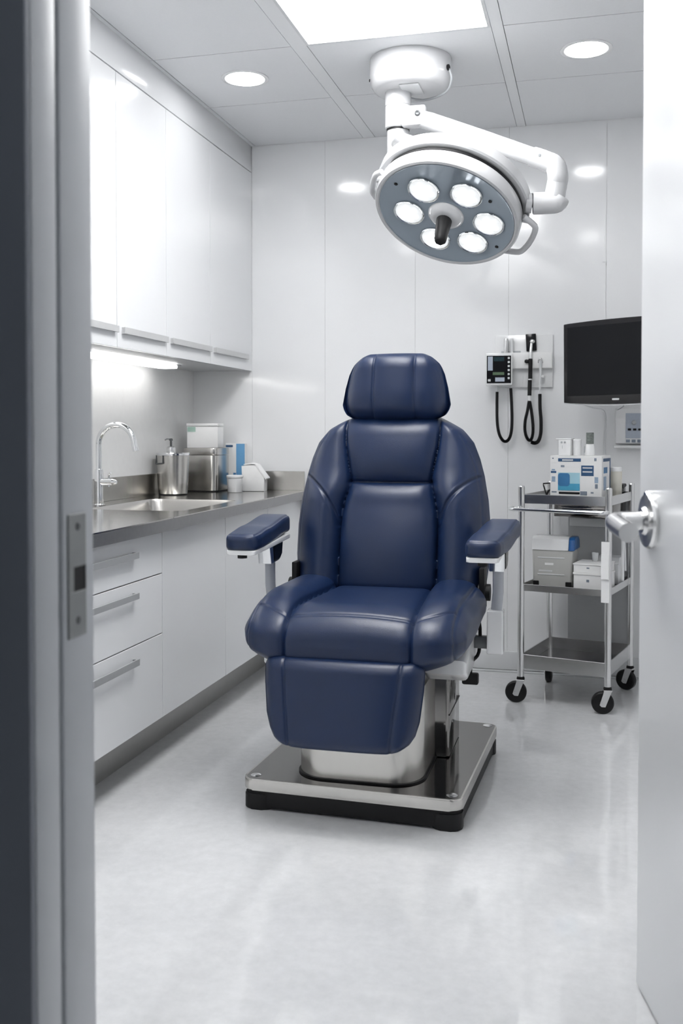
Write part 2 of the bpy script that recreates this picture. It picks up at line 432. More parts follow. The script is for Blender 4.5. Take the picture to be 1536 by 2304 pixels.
UX = -1.765
ud = [(2.995, 3.47, 'white gloss wall cabinet cut off by the left door jamb'),
      (3.47, 3.922, 'white gloss wall cabinet second from the door jamb'),
      (3.922, 4.418, 'white gloss wall cabinet third from the door jamb'),
      (4.418, 4.928, 'white gloss wall cabinet in the corner by the back wall')]
for k, (a, b, lab) in enumerate(ud):
    t = thing('wall_cabinet', lab, 'cabinet', (-1.93, (a + b) / 2, 1.523), group='white wall cabinets')
    end = YB - 0.001 if k == 3 else b - 0.0005
    bm = BM(); add_box(bm, (XL + 0.001, a + 0.0005, 1.525), (UX - 0.020, end, 2.566))
    obj('body', bm, 'carcass', t)
    if k == 3:
        box('filler_panel', (UX - 0.019, b + 0.0015, 1.523), (UX - 0.002, YB - 0.001, 2.566), 'gloss', t, 0.0008, 1)
    bm = BM(); add_box(bm, (UX - 0.018, a + 0.0019, 1.523), (UX, b - 0.0019, 2.563), 0.0008, 1)
    d = obj('door', bm, 'gloss', t)
    pull(d, UX, a + 0.035, b - 0.015, 1.590, 0.026, 0.018, 'alulight')

t = thing('strip_light', 'long glowing strip light under the wall cabinets above the sink', 'strip light', (-1.99, 3.75, 1.505))
bm = BM(); add_prism(bm, rrect(-2.035, 3.0, -1.945, 4.46, 0.02, 6), 1.505, 1.5195, 0.005, 2); obj('diffuser', bm, 'e_strip', t)
box('base_plate', (-2.03, 2.99, 1.5185), (-1.95, 4.50, 1.5243), 'lightgrey', t)
bm = BM(); add_cyl(bm, (-1.965, 4.48, 1.514), (-1.965, 4.48, 1.520), 0.006); obj('switch', bm, 'greyplastic', t)

# ------------------------------------------------------------------ base units, worktop, sink
FX = -1.50; CT = 0.895; CB = 0.850
t = thing('drawer_unit', 'white gloss drawer unit with three bar handles beside the left door jamb', 'drawer unit', (-1.8, 3.0, 0.172))
box('carcass', (XL + 0.001, 2.66, 0.174), (FX - 0.020, 3.285, CB - 0.001), 'carcass', t)
for za, zb, hzz, hh in ((0.697, CB - 0.006, 0.787, 0.021), (0.482, 0.693, 0.650, 0.021), (0.176, 0.478, 0.426, 0.023)):
    bm = BM(); add_box(bm, (FX - 0.018, 2.662, za), (FX, 3.284, zb), 0.0008, 1)
    d = obj('drawer', bm, 'gloss', t)
    pull(d, FX, 2.74, 3.062, hzz, hh, 0.020)
for k, (a, b, lab) in enumerate(((3.286, 3.915, 'white gloss base cabinet under the sink next to the drawers'), (3.916, 4.47, 'white gloss base cabinet behind the navy armrest'), (4.471, 5.006, 'white gloss base cabinet in the back corner behind the navy chair'))):
    t = thing('base_cabinet', lab, 'cabinet', (-1.8, (a + b) / 2, 0.172), group='white base cabinets')
    top = 0.66 if k < 2 else CB - 0.001
    bm = BM(); add_box(bm, (XL + 0.001, a + 0.0005, 0.174), (FX - 0.020, b - 0.0005, top))
    obj('body', bm, 'carcass', t)
    box('door', (FX - 0.018, a + 0.0015, 0.176), (FX, b - 0.0015, CB - 0.006), 'gloss', t, 0.0008, 1)

WX = -1.462
t = thing('worktop', 'brushed stainless steel worktop with inset sink and raised back edge', 'worktop', (-1.8, 3.8, CB))
sx0, sx1, sy0, sy1 = -1.965, -1.545, 3.56, 4.20
def sheet_with_hole(bm, outer, inner, z0, z1, n=10):
    """rectangular slab with a rounded opening."""
    (ax, ay, bx_, by_) = outer
    hole = inner
    o = []
    cx = sum(p[0] for p in hole) / len(hole); cy = sum(p[1] for p in hole) / len(hole)
    for x, y in hole:
        dx, dy = x - cx, y - cy
        s = min((((bx_ if dx > 0 else ax) - cx) / dx) if abs(dx) > 1e-9 else 1e9, (((by_ if dy > 0 else ay) - cy) / dy) if abs(dy) > 1e-9 else 1e9)
        o.append((cx + dx * s, cy + dy * s))
    N = len(hole)
    vi = [[bm.verts.new((x, y, z)) for x, y in hole] for z in (z0, z1)]
    vo = [[bm.verts.new((x, y, z)) for x, y in o] for z in (z0, z1)]
    for i in range(N):
        j = (i + 1) % N
        bm.faces.new((vi[1][i], vi[1][j], vo[1][j], vo[1][i])); bm.faces.new((vi[0][j], vi[0][i], vo[0][i], vo[0][j]))
        bm.faces.new((vi[0][i], vi[0][j], vi[1][j], vi[1][i])); bm.faces.new((vo[0][j], vo[0][i], vo[1][i], vo[1][j]))
    # corner fillers
    for X_, Y_ in ((ax, ay), (bx_, ay), (bx_, by_), (ax, by_)):
        best = None
        for i in range(N):
            j = (i + 1) % N
            p, q = o[i], o[j]
            if (abs(p[0] - X_) < 1e-6 and abs(q[1] - Y_) < 1e-6) or (abs(p[1] - Y_) < 1e-6 and abs(q[0] - X_) < 1e-6):
                if (abs(p[0] - q[0]) > 1e-6 and abs(p[1] - q[1]) > 1e-6): best = (i, j)
        if best:
            i, j = best
            for k, z in ((1, z1), (0, z0)):
                c = bm.verts.new((X_, Y_, z)); bm.faces.new((vo[k][i], vo[k][j], c))
hole = rrect(sx0, sy0, sx1, sy1, 0.055, 10)
bm = BM()
sheet_with_hole(bm, (XL + 0.0015, 3.30, WX, 4.46), hole, CT - 0.004, CT)
add_box(bm, (XL + 0.0015, 2.64, CT - 0.004), (WX, 3.30, CT)); add_box(bm, (XL + 0.0015, 4.46, CT - 0.004), (WX, YB - 0.003, CT))
obj('steel_top', bm, 'counter', t, ang=20)
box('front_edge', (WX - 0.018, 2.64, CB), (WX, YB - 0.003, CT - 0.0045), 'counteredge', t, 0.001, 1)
bm = BM()
add_box(bm, (XL + 0.0015, 2.64, CT), (XL + 0.016, YB - 0.003, 0.997), 0.001, 1); add_box(bm, (XL + 0.016, YB - 0.018, CT), (WX - 0.012, YB - 0.003, 0.994), 0.001, 1)
obj('backsplash', bm, 'steel', t)
bm = BM()   # sink bowl
lv = [(0.0, CT - 0.001, 0.055), (0.004, CT - 0.012, 0.055), (0.012, CT - 0.10, 0.06), (0.022, CT - 0.175, 0.07), (0.05, CT - 0.188, 0.07), (0.15, CT - 0.192, 0.02)]
rings = []
for ins, z, r in lv:
    rings.append([bm.verts.new((x, y, z)) for x, y in rrect(sx0 + ins, sy0 + ins, sx1 - ins, sy1 - ins, r, 10)])
for a, b in zip(rings, rings[1:]):
    for i in range(len(a)):
        j = (i + 1) % len(a); bm.faces.new((a[i], b[i], b[j], a[j]))
bm.faces.new(rings[-1])
bowl = obj('sink_bowl', bm, 'steel', t, ang=60)
bm = BM(); add_lathe(bm, [(0.0, 0.0), (0.03, 0.0), (0.042, 0.003), (0.045, 0.001), (0.045, -0.004)], (-1.755, 3.88, CT - 0.192)); obj('drain', bm, 'chrome', bowl)

CTI = CT + 0.0006
fx, fy = -1.992, 3.745
t = thing('faucet', 'polished chrome gooseneck faucet standing behind the sink', 'faucet', (fx, fy, CTI))
bm = BM(); add_lathe(bm, [(0.026, 0), (0.026, 0.004), (0.0185, 0.008), (0.0175, 0.135), (0.0165, 0.150), (0.013, 0.152)], (fx, fy, CTI), seg=32); obj('body', bm, 'chrome', t)
bm = BM()
arc = [(fx, fy, CTI + 0.150), (fx, fy, CTI + 0.26)]
for i in range(0, 17):
    a = R(180 - 165 * i / 16); arc.append((fx + 0.080 + 0.080 * math.cos(a), fy, 1.150 + 0.080 * math.sin(a)))
arc.append((fx + 0.168, fy, 1.122))
add_tube(bm, arc, 0.0122, 20); obj('spout', bm, 'chrome', t, ang=60)
bm = BM(); add_cyl(bm, (fx + 0.010, fy, CTI + 0.098), (fx + 0.062, fy, CTI + 0.098), 0.0135); add_cyl(bm, (fx + 0.062, fy, CTI + 0.098), (fx + 0.080, fy, CTI + 0.098), 0.0135, 0.008)
lv_ = obj('valve', bm, 'chrome', t)
bm = BM(); add_tube(bm, [(fx + 0.046, fy, CTI + 0.078), (fx + 0.046, fy, CTI + 0.122), (fx + 0.050, fy - 0.004, CTI + 0.132), (fx + 0.058, fy - 0.006, CTI + 0.136)], 0.0042, 12, smooth=4); obj('lever', bm, 'chrome', lv_)

# ------------------------------------------------------------------ things on the worktop
cx_, cy_ = -1.995, 4.50
t = thing('soap_canister', 'round brushed steel canister with side grip standing behind the sink', 'canister', (cx_, cy_, CTI))
bm = BM(); add_lathe(bm, [(0.066, 0.001), (0.070, 0.006), (0.074, 0.06), (0.077, 0.12), (0.0785, 0.19)], (cx_, cy_, CTI), seg=56); obj('body', bm, 'steel', t)
bm = BM(); add_lathe(bm, [(0.070, 0.0), (0.070, 0.005), (0.066, 0.005)], (cx_, cy_, CTI), seg=48); obj('base_ring', bm, 'black', t)
bm = BM(); add_lathe(bm, [(0.080, 0.190), (0.082, 0.192), (0.082, 0.200), (0.078, 0.204), (0.0, 0.205)], (cx_, cy_, CTI), seg=56); obj('lid', bm, 'chrome', t)
bm = BM()
ca, sa = math.cos(R(-118)), math.sin(R(-118))
for th in range(-8, 9):
    pass
pts = []
for i in range(9):
    a = R(-150 + 48 * i / 8); pts.append((cx_ + 0.081 * math.cos(a), cy_ + 0.081 * math.sin(a), CTI + 0.150 + 0.003 * i / 8))
a0 = R(-150); a1 = R(-102)
pts = [(cx_ + 0.078 * math.cos(a0), cy_ + 0.078 * math.sin(a0), CTI + 0.190)] + pts + [(cx_ + 0.079 * math.cos(a1), cy_ + 0.079 * math.sin(a1), CTI + 0.190)]
add_tube(bm, pts, 0.004, 10); obj('grip', bm, 'darkgrey', t)
px_, py_ = cx_ - 0.012, cy_ + 0.005
t = thing('pump_dispenser', 'small clear pump dispenser standing on the round steel canister', 'dispenser', (px_, py_, CTI + 0.205))
bm = BM(); add_lathe(bm, [(0.021, 0.0005), (0.022, 0.004), (0.021, 0.024), (0.016, 0.029), (0.010, 0.031), (0.0, 0.031)], (px_, py_, CTI + 0.205)); obj('collar', bm, 'satin', t)
bm = BM(); add_cyl(bm, (px_, py_, CTI + 0.235), (px_, py_, CTI + 0.268), 0.0055); add_lathe(bm, [(0.009, 0), (0.009, 0.008), (0.005, 0.012), (0, 0.012)], (px_, py_, CTI + 0.262))
add_tube(bm, [(px_, py_, CTI + 0.270), (px_ - 0.016, py_ - 0.012, CTI + 0.271), (px_ - 0.024, py_ - 0.018, CTI + 0.266)], 0.0035, 10); obj('pump_head', bm, 'darkgrey', t)

# square steel bin with rounded corners
bc = Vector((-1.955, 4.832, CTI)); brz = R(-2)
t = thing('steel_bin', 'square brushed steel bin with rounded corners in the worktop corner', 'bin', bc, brz)
bm = BM(); add_prism(bm, rrect(-0.096, -0.094, 0.096, 0.094, 0.032, 8), 0.006, 0.185, 0.001, 1); obj('body', bm, 'steel', t, local=True, ang=30)
bm = BM(); add_prism(bm, rrect(-0.097, -0.095, 0.097, 0.095, 0.033, 8), 0.187, 0.222, 0.003, 2); obj('lid', bm, 'steel', t, local=True, ang=30)
bm = BM(); add_prism(bm, rrect(-0.094, -0.092, 0.094, 0.092, 0.032, 8), 0.0, 0.0065); obj('base_ring', bm, 'black', t, local=True)

def local_mtx(o): return MTX[o]
bt = Vector((-1.962, 4.832, CTI + 0.2225))
t = thing('storage_box', 'white storage box with mint green label on top of the square steel bin', 'box', bt, R(8))
bm = BM(); add_prism(bm, [(-0.080, -0.055), (0.080, -0.055), (0.084, 0.055), (-0.084, 0.055)], 0.0, 0.112, 0.003, 2); obj('body', bm, 'whitebox', t, local=True)
bm = BM(); add_prism(bm, rrect(-0.085, -0.060, 0.085, 0.060, 0.006, 4), 0.1125, 0.126, 0.002, 2); obj('lid', bm, 'whitebox', t, local=True)
box('label', (-0.078, -0.0562, 0.083), (-0.036, -0.0548, 0.108), 'mint', t, local=True)

t = thing('carton', 'tall blue and white carton behind the square steel bin', 'carton', (-1.838, 4.960, CTI), R(6))
bm = BM(); add_box(bm, (-0.052, -0.024, 0.0), (0.052, 0.024, 0.245), 0.001, 1); obj('body', bm, 'whitebox', t, local=True)
box('printed_panel', (0.006, -0.0250, 0.02), (0.0515, -0.0238, 0.243), 'cartonblue', t, local=True)
box('printed_panel', (-0.050, -0.0250, 0.225), (-0.012, -0.0238, 0.236), 'navyprint', t, local=True)
box('printed_panel', (-0.010, -0.0250, 0.02), (0.004, -0.0238, 0.09), 'blue', t, local=True)

bm = BM()
add_lathe(bm, [(0.036, 0.0), (0.038, 0.004), (0.044, 0.078), (0.0455, 0.080), (0.0455, 0.088), (0.042, 0.090), (0.0, 0.090)], (0, 0, 0), seg=40)
t = thing('white_tub', 'small white tub with flat lid beside the steel bin', 'tub', (-1.766, 4.745, CTI))
bm.free()
bm = BM(); add_lathe(bm, [(0.035, 0.0), (0.037, 0.003), (0.041, 0.072), (0.0, 0.072)], seg=40); obj('body', bm, 'whiteplastic', t, local=True)
bm = BM(); add_lathe(bm, [(0.0428, 0.0725), (0.0435, 0.0735), (0.0435, 0.084), (0.040, 0.087), (0.0, 0.087)], seg=40); obj('lid', bm, 'whiteplastic', t, local=True)

t = thing('tissue_box', 'white slanted box with folded paper flap by the back edge of the worktop', 'box', (-1.706, 4.880, CTI), R(8))
bm = BM()
t2 = [(-0.058, 0.0), (0.056, 0.0), (0.058, 0.080), (0.010, 0.138), (-0.062, 0.130)]
Mx = Matrix(((1, 0, 0, 0), (0, 0, -1, 0), (0, 1, 0, 0), (0, 0, 0, 1)))
add_prism(bm, t2, -0.045, 0.045, 0.004, 2, Mx); obj('body', bm, 'whitebox', t, local=True)
bm = BM()
P0 = [(-0.012, 0.147), (0.018, 0.136), (0.071, 0.066), (0.064, 0.060), (0.058, 0.070), (0.008, 0.140), (-0.05, 0.135), (-0.05, 0.139)]
add_prism(bm, P0, -0.049, 0.047, 0.001, 1, Mx); obj('flap', bm, 'paper', t, local=True)

# ------------------------------------------------------------------ cushions
def grid_box(nx, ny, nz, half, r):
    """closed rounded box as numpy vertices and quads (centred), denser in x and z than needed for grooves."""
    hx, hy, hz_ = half
    ids = {}; V = []; F = []
    def vid(i, j, k):
        key = (i, j, k)
        if key not in ids:
            ids[key] = len(V); V.append((-hx + 2 * hx * i / nx, -hy + 2 * hy * j / ny, -hz_ + 2 * hz_ * k / nz))
        return ids[key]
    for i in range(nx):
        for k in range(nz):
            F.append((vid(i, 0, k), vid(i + 1, 0, k), vid(i + 1, 0, k + 1), vid(i, 0, k + 1)))
            F.append((vid(i, ny, k), vid(i, ny, k + 1), vid(i + 1, ny, k + 1), vid(i + 1, ny, k)))
    for i in range(nx):
        for j in range(ny):
            F.append((vid(i, j, 0), vid(i, j + 1, 0), vid(i + 1, j + 1, 0), vid(i + 1, j, 0)))
            F.append((vid(i, j, nz), vid(i + 1, j, nz), vid(i + 1, j + 1, nz), vid(i, j + 1, nz)))
    for j in range(ny):
        for k in range(nz):
            F.append((vid(0, j, k), vid(0, j, k + 1), vid(0, j + 1, k + 1), vid(0, j + 1, k)))
            F.append((vid(nx, j, k), vid(nx, j + 1, k), vid(nx, j + 1, k + 1), vid(nx, j, k + 1)))
    V = np.array(V); F = np.array(F)
    h = np.array(half); inner = h - r
    q = np.clip(V, -inner, inner); d = V - q
    n = np.linalg.norm(d, axis=1, keepdims=True)
    P = q + r * d / np.maximum(n, 1e-9)
    return P, F

def normals(P, F):
    a = P[F[:, 2]] - P[F[:, 0]]; b = P[F[:, 3]] - P[F[:, 1]]
    fn = np.cross(a, b); N = np.zeros_like(P)
    for k in range(4): np.add.at(N, F[:, k], fn)
    return N / np.maximum(np.linalg.norm(N, axis=1, keepdims=True), 1e-12)

def seg_dist(x, z, poly):
    """distance from points to a polyline in a plane."""
    best = np.full(x.shape, 1e9)
    for (x0, z0), (x1, z1) in zip(poly, poly[1:]):
        dx, dz = x1 - x0, z1 - z0
        tt = np.clip(((x - x0) * dx + (z - z0) * dz) / (dx * dx + dz * dz), 0, 1)
        best = np.minimum(best, np.hypot(x - x0 - tt * dx, z - z0 - tt * dz))
    return best

def curve2(pts, n=8):
    return [(p.x, p.y) for p in smooth_path([(a, b, 0) for a, b in pts], n)]

def sst(a, b, x):
    t = np.clip((x - a) / (b - a), 0, 1); return t * t * (3 - 2 * t)

def me_from(name, P, F):
    used = np.unique(F); mp = np.full(len(P), -1); mp[used] = np.arange(len(used))
    me = bpy.data.meshes.new(name); me.from_pydata(P[used].tolist(), [], mp[F].tolist()); me.update()
    return me

CX0 = -0.73
chair = thing('treatment_chair', 'navy blue upholstered treatment chair on a stainless pedestal in the middle of the room', 'chair', (CX0, 3.35, 0.0))

def cushion(name, P, F, parent, side=None, side_name='side_bolster'):
    """links a cushion; faces picked by SIDE (face-centre test) become sub-parts of their own."""
    C_ = P[F].mean(axis=1)
    if side is None:
        return obj_me(name, me_from(name, P, F), 'navy', parent, True, 180)
    s = side(C_)
    o = obj_me(name, me_from(name, P, F[s == 0]), 'navy', parent, True, 180)
    for v in (-1, 1):
        obj_me(side_name, me_from(side_name, P, F[s == v]), 'navy', o, True, 180)
    return o
L0 = lambda x, y, z: (x - CX0, y - 3.35, z)

# --- backrest (local x, y from the chair's origin at Y 3.35)
P, F = grid_box(190, 26, 186, (0.345, 0.075, 0.335), 0.070)
z = P[:, 2] + 0.925
hw = np.interp(z, [0.55, 0.60, 0.74, 0.85, 0.95, 1.04, 1.10, 1.16, 1.21, 1.245, 1.27], [0.332, 0.346, 0.364, 0.364, 0.354, 0.337, 0.320, 0.296, 0.254, 0.205, 0.17])
x = P[:, 0] / 0.345 * hw
au = np.abs(x); front = sst(0.02, -0.03, P[:, 1])
seam_in = curve2([(0.176, 0.55), (0.180, 0.70), (0.178, 0.86), (0.170, 0.935), (0.152, 1.016), (0.160, 1.08), (0.174, 1.17), (0.176, 1.28)])
seam_mid = [(-0.001, 1.014), (0.08, 1.014), (0.152, 1.016)]
seam_bol = curve2([(0.322, 1.035), (0.290, 1.02), (0.243, 0.982), (0.207, 0.925), (0.186, 0.855)])
seam_edge = curve2([(0.326, 0.55), (0.340, 0.74), (0.334, 0.93), (0.316, 1.04), (0.290, 1.12), (0.250, 1.19)])
d_in = seg_dist(au, z, seam_in); d_mid = seg_dist(au, z, seam_mid); d_bol = seg_dist(au, z, seam_bol); d_edge = seg_dist(au, z, seam_edge)
s_in = np.interp(z, [p[1] for p in seam_in], [p[0] for p in seam_in])
bol = np.clip((au - s_in) / np.maximum(hw - s_in, 0.02), 0, 1)
bump = np.sin(PI * bol ** 0.8) ** 1.1 * sst(1.24, 0.98, z)
y = P[:, 1].copy()
disp = -0.052 * bump * (0.55 + 0.45 * sst(1.08, 0.95, z))
inside = (au < s_in)
cpx = np.clip(au / s_in, 0, 1)
low = sst(1.016, 0.99, z)
# puffed panels, lumbar and shoulder curvature
disp += -0.034 * inside * (z < 1.014) * np.sin(PI * np.clip((z - 0.56) / 0.454, 0, 1)) * (1 - 0.4 * cpx ** 2)
disp += -0.016 * inside * (z >= 1.014) * np.sin(PI * np.clip((z - 1.014) / 0.25, 0, 1)) * (1 - 0.4 * cpx ** 2)
disp += -0.014 * inside * (1 - cpx ** 2.4) * (1 - np.exp(-((z - 1.014) / 0.05) ** 2))
disp += -0.012 * inside * np.exp(-((z - 0.98) / 0.035) ** 2) * (z < 1.014) * (1 - cpx ** 6)
disp += 0.012 * np.exp(-(d_in / 0.006) ** 2) + 0.010 * np.exp(-(d_in / 0.024) ** 2)
disp += 0.011 * np.exp(-(d_mid / 0.005) ** 2) + 0.007 * np.exp(-(d_mid / 0.018) ** 2)
disp += 0.006 * np.exp(-(d_bol / 0.0055) ** 2) + 0.004 * np.exp(-(d_bol / 0.022) ** 2) - 0.0022 * np.exp(-((d_bol - 0.010) / 0.004) ** 2)
disp += 0.0040 * np.exp(-(d_edge / 0.0036) ** 2)
y += disp * front
y += 0.045 * (np.clip(au / 0.345, 0, 1) ** 4) * front * 0.6
Pw = np.stack([x, y + 0.225 + (z - 0.6) * 0.19, z], axis=1)
s_of = lambda C_: np.where(np.abs(C_[:, 0]) > np.interp(C_[:, 2], [p[1] for p in seam_in], [p[0] for p in seam_in]), np.sign(C_[:, 0]), 0).astype(int)
back = cushion('backrest', Pw, F, chair, s_of)

# --- headrest
P, F = grid_box(120, 26, 86, (0.205, 0.058, 0.126), 0.057)
z = P[:, 2]; 
hw = np.interp(z, [-0.126, -0.10, -0.06, 0.0, 0.05, 0.09, 0.115, 0.126], [0.170, 0.195, 0.205, 0.195, 0.182, 0.164, 0.146, 0.130])
x = P[:, 0] / 0.205 * hw; au = np.abs(x)
front = sst(0.01, -0.03, P[:, 1])
sw = 0.077 - 0.02 * (z)
dg = np.abs(au - sw)
disp = -0.008 * (1 - np.clip(au / sw, 0, 1) ** 2.5) - 0.004 * np.clip(np.sin(PI * np.clip((au - sw) / (hw - sw), 0, 1)), 0, 1)
disp += 0.0042 * np.exp(-(dg / 0.0036) ** 2) + 0.0015 * np.exp(-(dg / 0.012) ** 2)
y = P[:, 1] + disp * front + 0.030 * np.clip(-z / 0.126, 0, 1) ** 2 * front + 0.055 * (au / 0.205) ** 3 * front
de = np.abs(au - (hw - 0.022)); y += 0.0014 * np.exp(-(de / 0.004) ** 2) * front
Pw = np.stack([x + 0.008, y + 0.305 + z * 0.12, z + 1.362 + 0.006 * np.cos(PI * x / 0.41)], axis=1)
head = cushion('headrest', Pw, F, chair)
bm = BM(); add_box(bm, (-0.035, 0.33, 1.15), (0.035, 0.345, 1.30), 0.003); obj('support_bar', bm, 'chrome', head, True)

# --- seat
P, F = grid_box(180, 150, 46, (0.348, 0.305, 0.094), 0.058)
z = P[:, 2]; yl = P[:, 1]; x = P[:, 0].copy()
topn = sst(-0.02, 0.05, z); au = np.abs(x)
frontn = sst(-0.20, -0.305, yl)
s_ = 0.168 + 0.030 * sst(0.25, -0.28, yl)
b_ = np.clip((au - s_) / (0.348 - s_), 0, 1)
bump = 1 - np.abs(2 * b_ ** 0.9 - 1) ** 2.4; bump = bump * (au > s_)
Zt = z.copy()
Zt += topn * bump * (0.034 * sst(-0.300, -0.02, yl) + 0.004)
Zt += -0.036 * topn * sst(-0.12, -0.305, yl) ** 1.5
Zt += topn * 0.012 * (1 - np.clip(au / s_, 0, 1) ** 2) * (1 - sst(0.1, 0.30, yl))
Zt += np.clip((0.094 - z) / 0.188, 0, 1) * (0.046 * sst(-0.20, 0.25, yl) + 0.030 * sst(0.20, 0.34, au) + 0.010 * sst(0.16, 0.24, au))
Yt = yl - 0.004 * (1 - sst(-0.06, 0.06, np.abs(z + 0.01))) * frontn * (1 - np.clip(au / s_, 0, 1) ** 3) - 0.003 * bump * frontn
# rounded plan corners and a tuck under the front edge
Yt += 0.050 * np.clip((au - 0.24) / 0.103, 0, 1) ** 2.2 * sst(0.1, -0.3, yl)
Yt += 0.016 * sst(-0.055, -0.094, z) * frontn
x *= 1 + 0.03 * np.sin(PI * np.clip((z + 0.094) / 0.188, 0, 1)) * (au / 0.348) ** 2 + 0.03 * sst(-0.30, 0.05, yl)
Pw = np.stack([x, Yt, Zt], axis=1)
N_ = normals(Pw, F)
expo = np.maximum(topn, frontn)
g = 0.0085 * np.exp(-((au - s_) / 0.0045) ** 2) + 0.0045 * np.exp(-((au - s_) / 0.016) ** 2)
ridge = (au < s_)
g += ridge * (0.0032 * np.exp(-((yl + 0.248) / 0.0035) ** 2) + 0.0032 * np.exp(-((yl + 0.236) / 0.0035) ** 2)) * topn
line = -0.248 + 0.40 * np.clip(au - s_, 0, 1)
g += (~ridge) * (0.0042 * np.exp(-((yl - line) / 0.004) ** 2)) * topn * (au < 0.322)
g += 0.0042 * np.exp(-((au - 0.322) / 0.0038) ** 2) - 0.0015 * np.exp(-((au - 0.313) / 0.004) ** 2)
Pw = Pw - N_ * (g * expo)[:, None]
sface = np.where(au[F].mean(axis=1) > s_[F].mean(axis=1), np.sign(x[F].mean(axis=1)), 0).astype(int)
Pw = Pw + np.array([-0.004, 2.925 + 0.305 - 3.35, 0.550])
seat = cushion('seat', Pw, F, chair, lambda C_: sface)

# --- leg rest
P, F = grid_box(150, 20, 90, (0.243, 0.040, 0.132), 0.034)
z = P[:, 2]; au0 = np.abs(P[:, 0])
hw = np.interp(z, [-0.132, -0.121, -0.104, -0.08, -0.04, 0.05, 0.132], [0.168, 0.193, 0.212, 0.228, 0.240, 0.250, 0.253])
x = P[:, 0] / 0.243 * hw; au = np.abs(x); front = sst(0.01, -0.02, P[:, 1])
sw = 0.185 - 0.030 * np.clip(-(z - 0.142) / 0.284, 0, 1)
dg = np.abs(au - sw)
y = P[:, 1] + front * (-0.010 * (1 - np.clip(au / sw, 0, 1) ** 4) + 0.0042 * np.exp(-(dg / 0.0036) ** 2) + 0.0012 * np.exp(-(dg / 0.011) ** 2) + 0.024 * np.clip((au - sw) / 0.07, 0, 1) ** 2)
Pw = np.stack([x - 0.012, y + (2.915 - 3.35) + 0.18 * (z + 0.0), z + 0.373], axis=1)
leg = cushion('leg_rest', Pw, F, chair)
bm = BM()
add_box(bm, (-0.17, -0.40, 0.28), (0.17, -0.385, 0.50), 0.004); add_box(bm, (-0.03, -0.39, 0.38), (0.03, -0.26, 0.42), 0.004)
obj('mounting_plate', bm, 'darkgrey', leg, True)
bm = BM(); add_cyl(bm, (-0.262, -0.40, 0.475), (-0.235, -0.40, 0.475), 0.011, 0.013); obj('release_knob', bm, 'black', leg, True)

# --- armrests
def armrest(s):
    xc = s * 0.394
    P, F = grid_box(40, 110, 22, (0.060, 0.240, 0.031), 0.017)
    yl = P[:, 1]; zl = P[:, 2]
    top = sst(-0.01, 0.02, zl)
    w = np.interp(yl, [-0.240, -0.19, -0.05, 0.24], [0.90, 0.98, 1.0, 0.95])
    x = P[:, 0] * w
    e = np.minimum(0.060 - np.abs(P[:, 0]), 0.240 - np.abs(yl))
    Z = zl + 0.006 * top * (1 - np.exp(-np.maximum(e, 0) / 0.015)) - 0.0028 * np.exp(-((e - 0.010) / 0.0025) ** 2) * top
    Z += -0.012 * sst(-0.05, -0.24, yl) * top + 0.018 * sst(-0.05, 0.2, yl)
    Y = yl + 0.018 * (np.abs(P[:, 0]) / 0.06) ** 2.5 * sst(0, -0.2, yl)
    Pw = np.stack([x + xc + s * 0.06 * (yl + 0.24), Y + 3.295 - 3.35, Z + 0.842], axis=1)
    t = bpy.data.objects.new('armrest', None); COL.objects.link(t); t.parent = chair; t.empty_display_size = 0.05
    MTX[t] = MTX[chair]
    obj_me('arm_pad', me_from('arm_pad', Pw, F), 'navy', t, True, 180)
    bm = BM()
    add_prism(bm, rrect(xc - 0.050, -0.285, xc + 0.050, 0.115, 0.012, 5), 0.797, 0.812, 0.003, 2)
    for v in bm.verts: v.co.z += 0.018 * max(0, min(1, (v.co.y + 0.15) / 0.25))
    obj('support_plate', bm, 'whiteplastic', t, True)
    xp = xc - s * 0.004 + (0.026 if s > 0 else 0.0)
    bm = BM()   # tapered metal bracket
    Mb = Matrix(((0, 0, 1, 0), (1, 0, 0, 0), (0, 1, 0, 0), (0, 0, 0, 1)))
    add_prism(bm, [(-0.060, 0.803), (0.085, 0.812), (0.075, 0.762), (0.045, 0.742), (-0.040, 0.738)], xp - 0.026, xp + 0.026, 0.004, 2, Mb)
    obj('bracket', bm, 'chrome', t, True)
    bm = BM(); add_prism(bm, [(-0.030, 0.800), (0.075, 0.808), (0.066, 0.764), (0.042, 0.748), (-0.018, 0.744)], xp - 0.029, xp + 0.029, 0.002, 1, Mb); obj('bracket_cover', bm, 'blackgloss', t, True)
    bm = BM(); add_cyl(bm, (xc, -0.262, 0.785), (xc, -0.262, 0.800), 0.016); obj('release_button', bm, 'black', t, True)
    bm = BM(); add_tube(bm, [(xp, 0.015, 0.742), (xp, 0.017, 0.66), (xp - s * 0.006, 0.02, 0.60)], 0.0185, 18)
    obj('post', bm, M['postgrey'], t, True, 60)
    bm = BM(); add_prism(bm, rrect(xp - s * 0.008 - 0.027, -0.015, xp - s * 0.008 + 0.027, 0.050, 0.006, 4), 0.455, 0.602, 0.003, 1)
    obj('post_sleeve', bm, 'whiteplastic', t, True)
    bm = BM(); add_box(bm, (min(s * 0.25, xp), 0.0, 0.47), (max(s * 0.25, xp), 0.036, 0.51), 0.004); obj('post_arm', bm, 'darkgrey', t, True)
for s in (-1, 1): armrest(s)

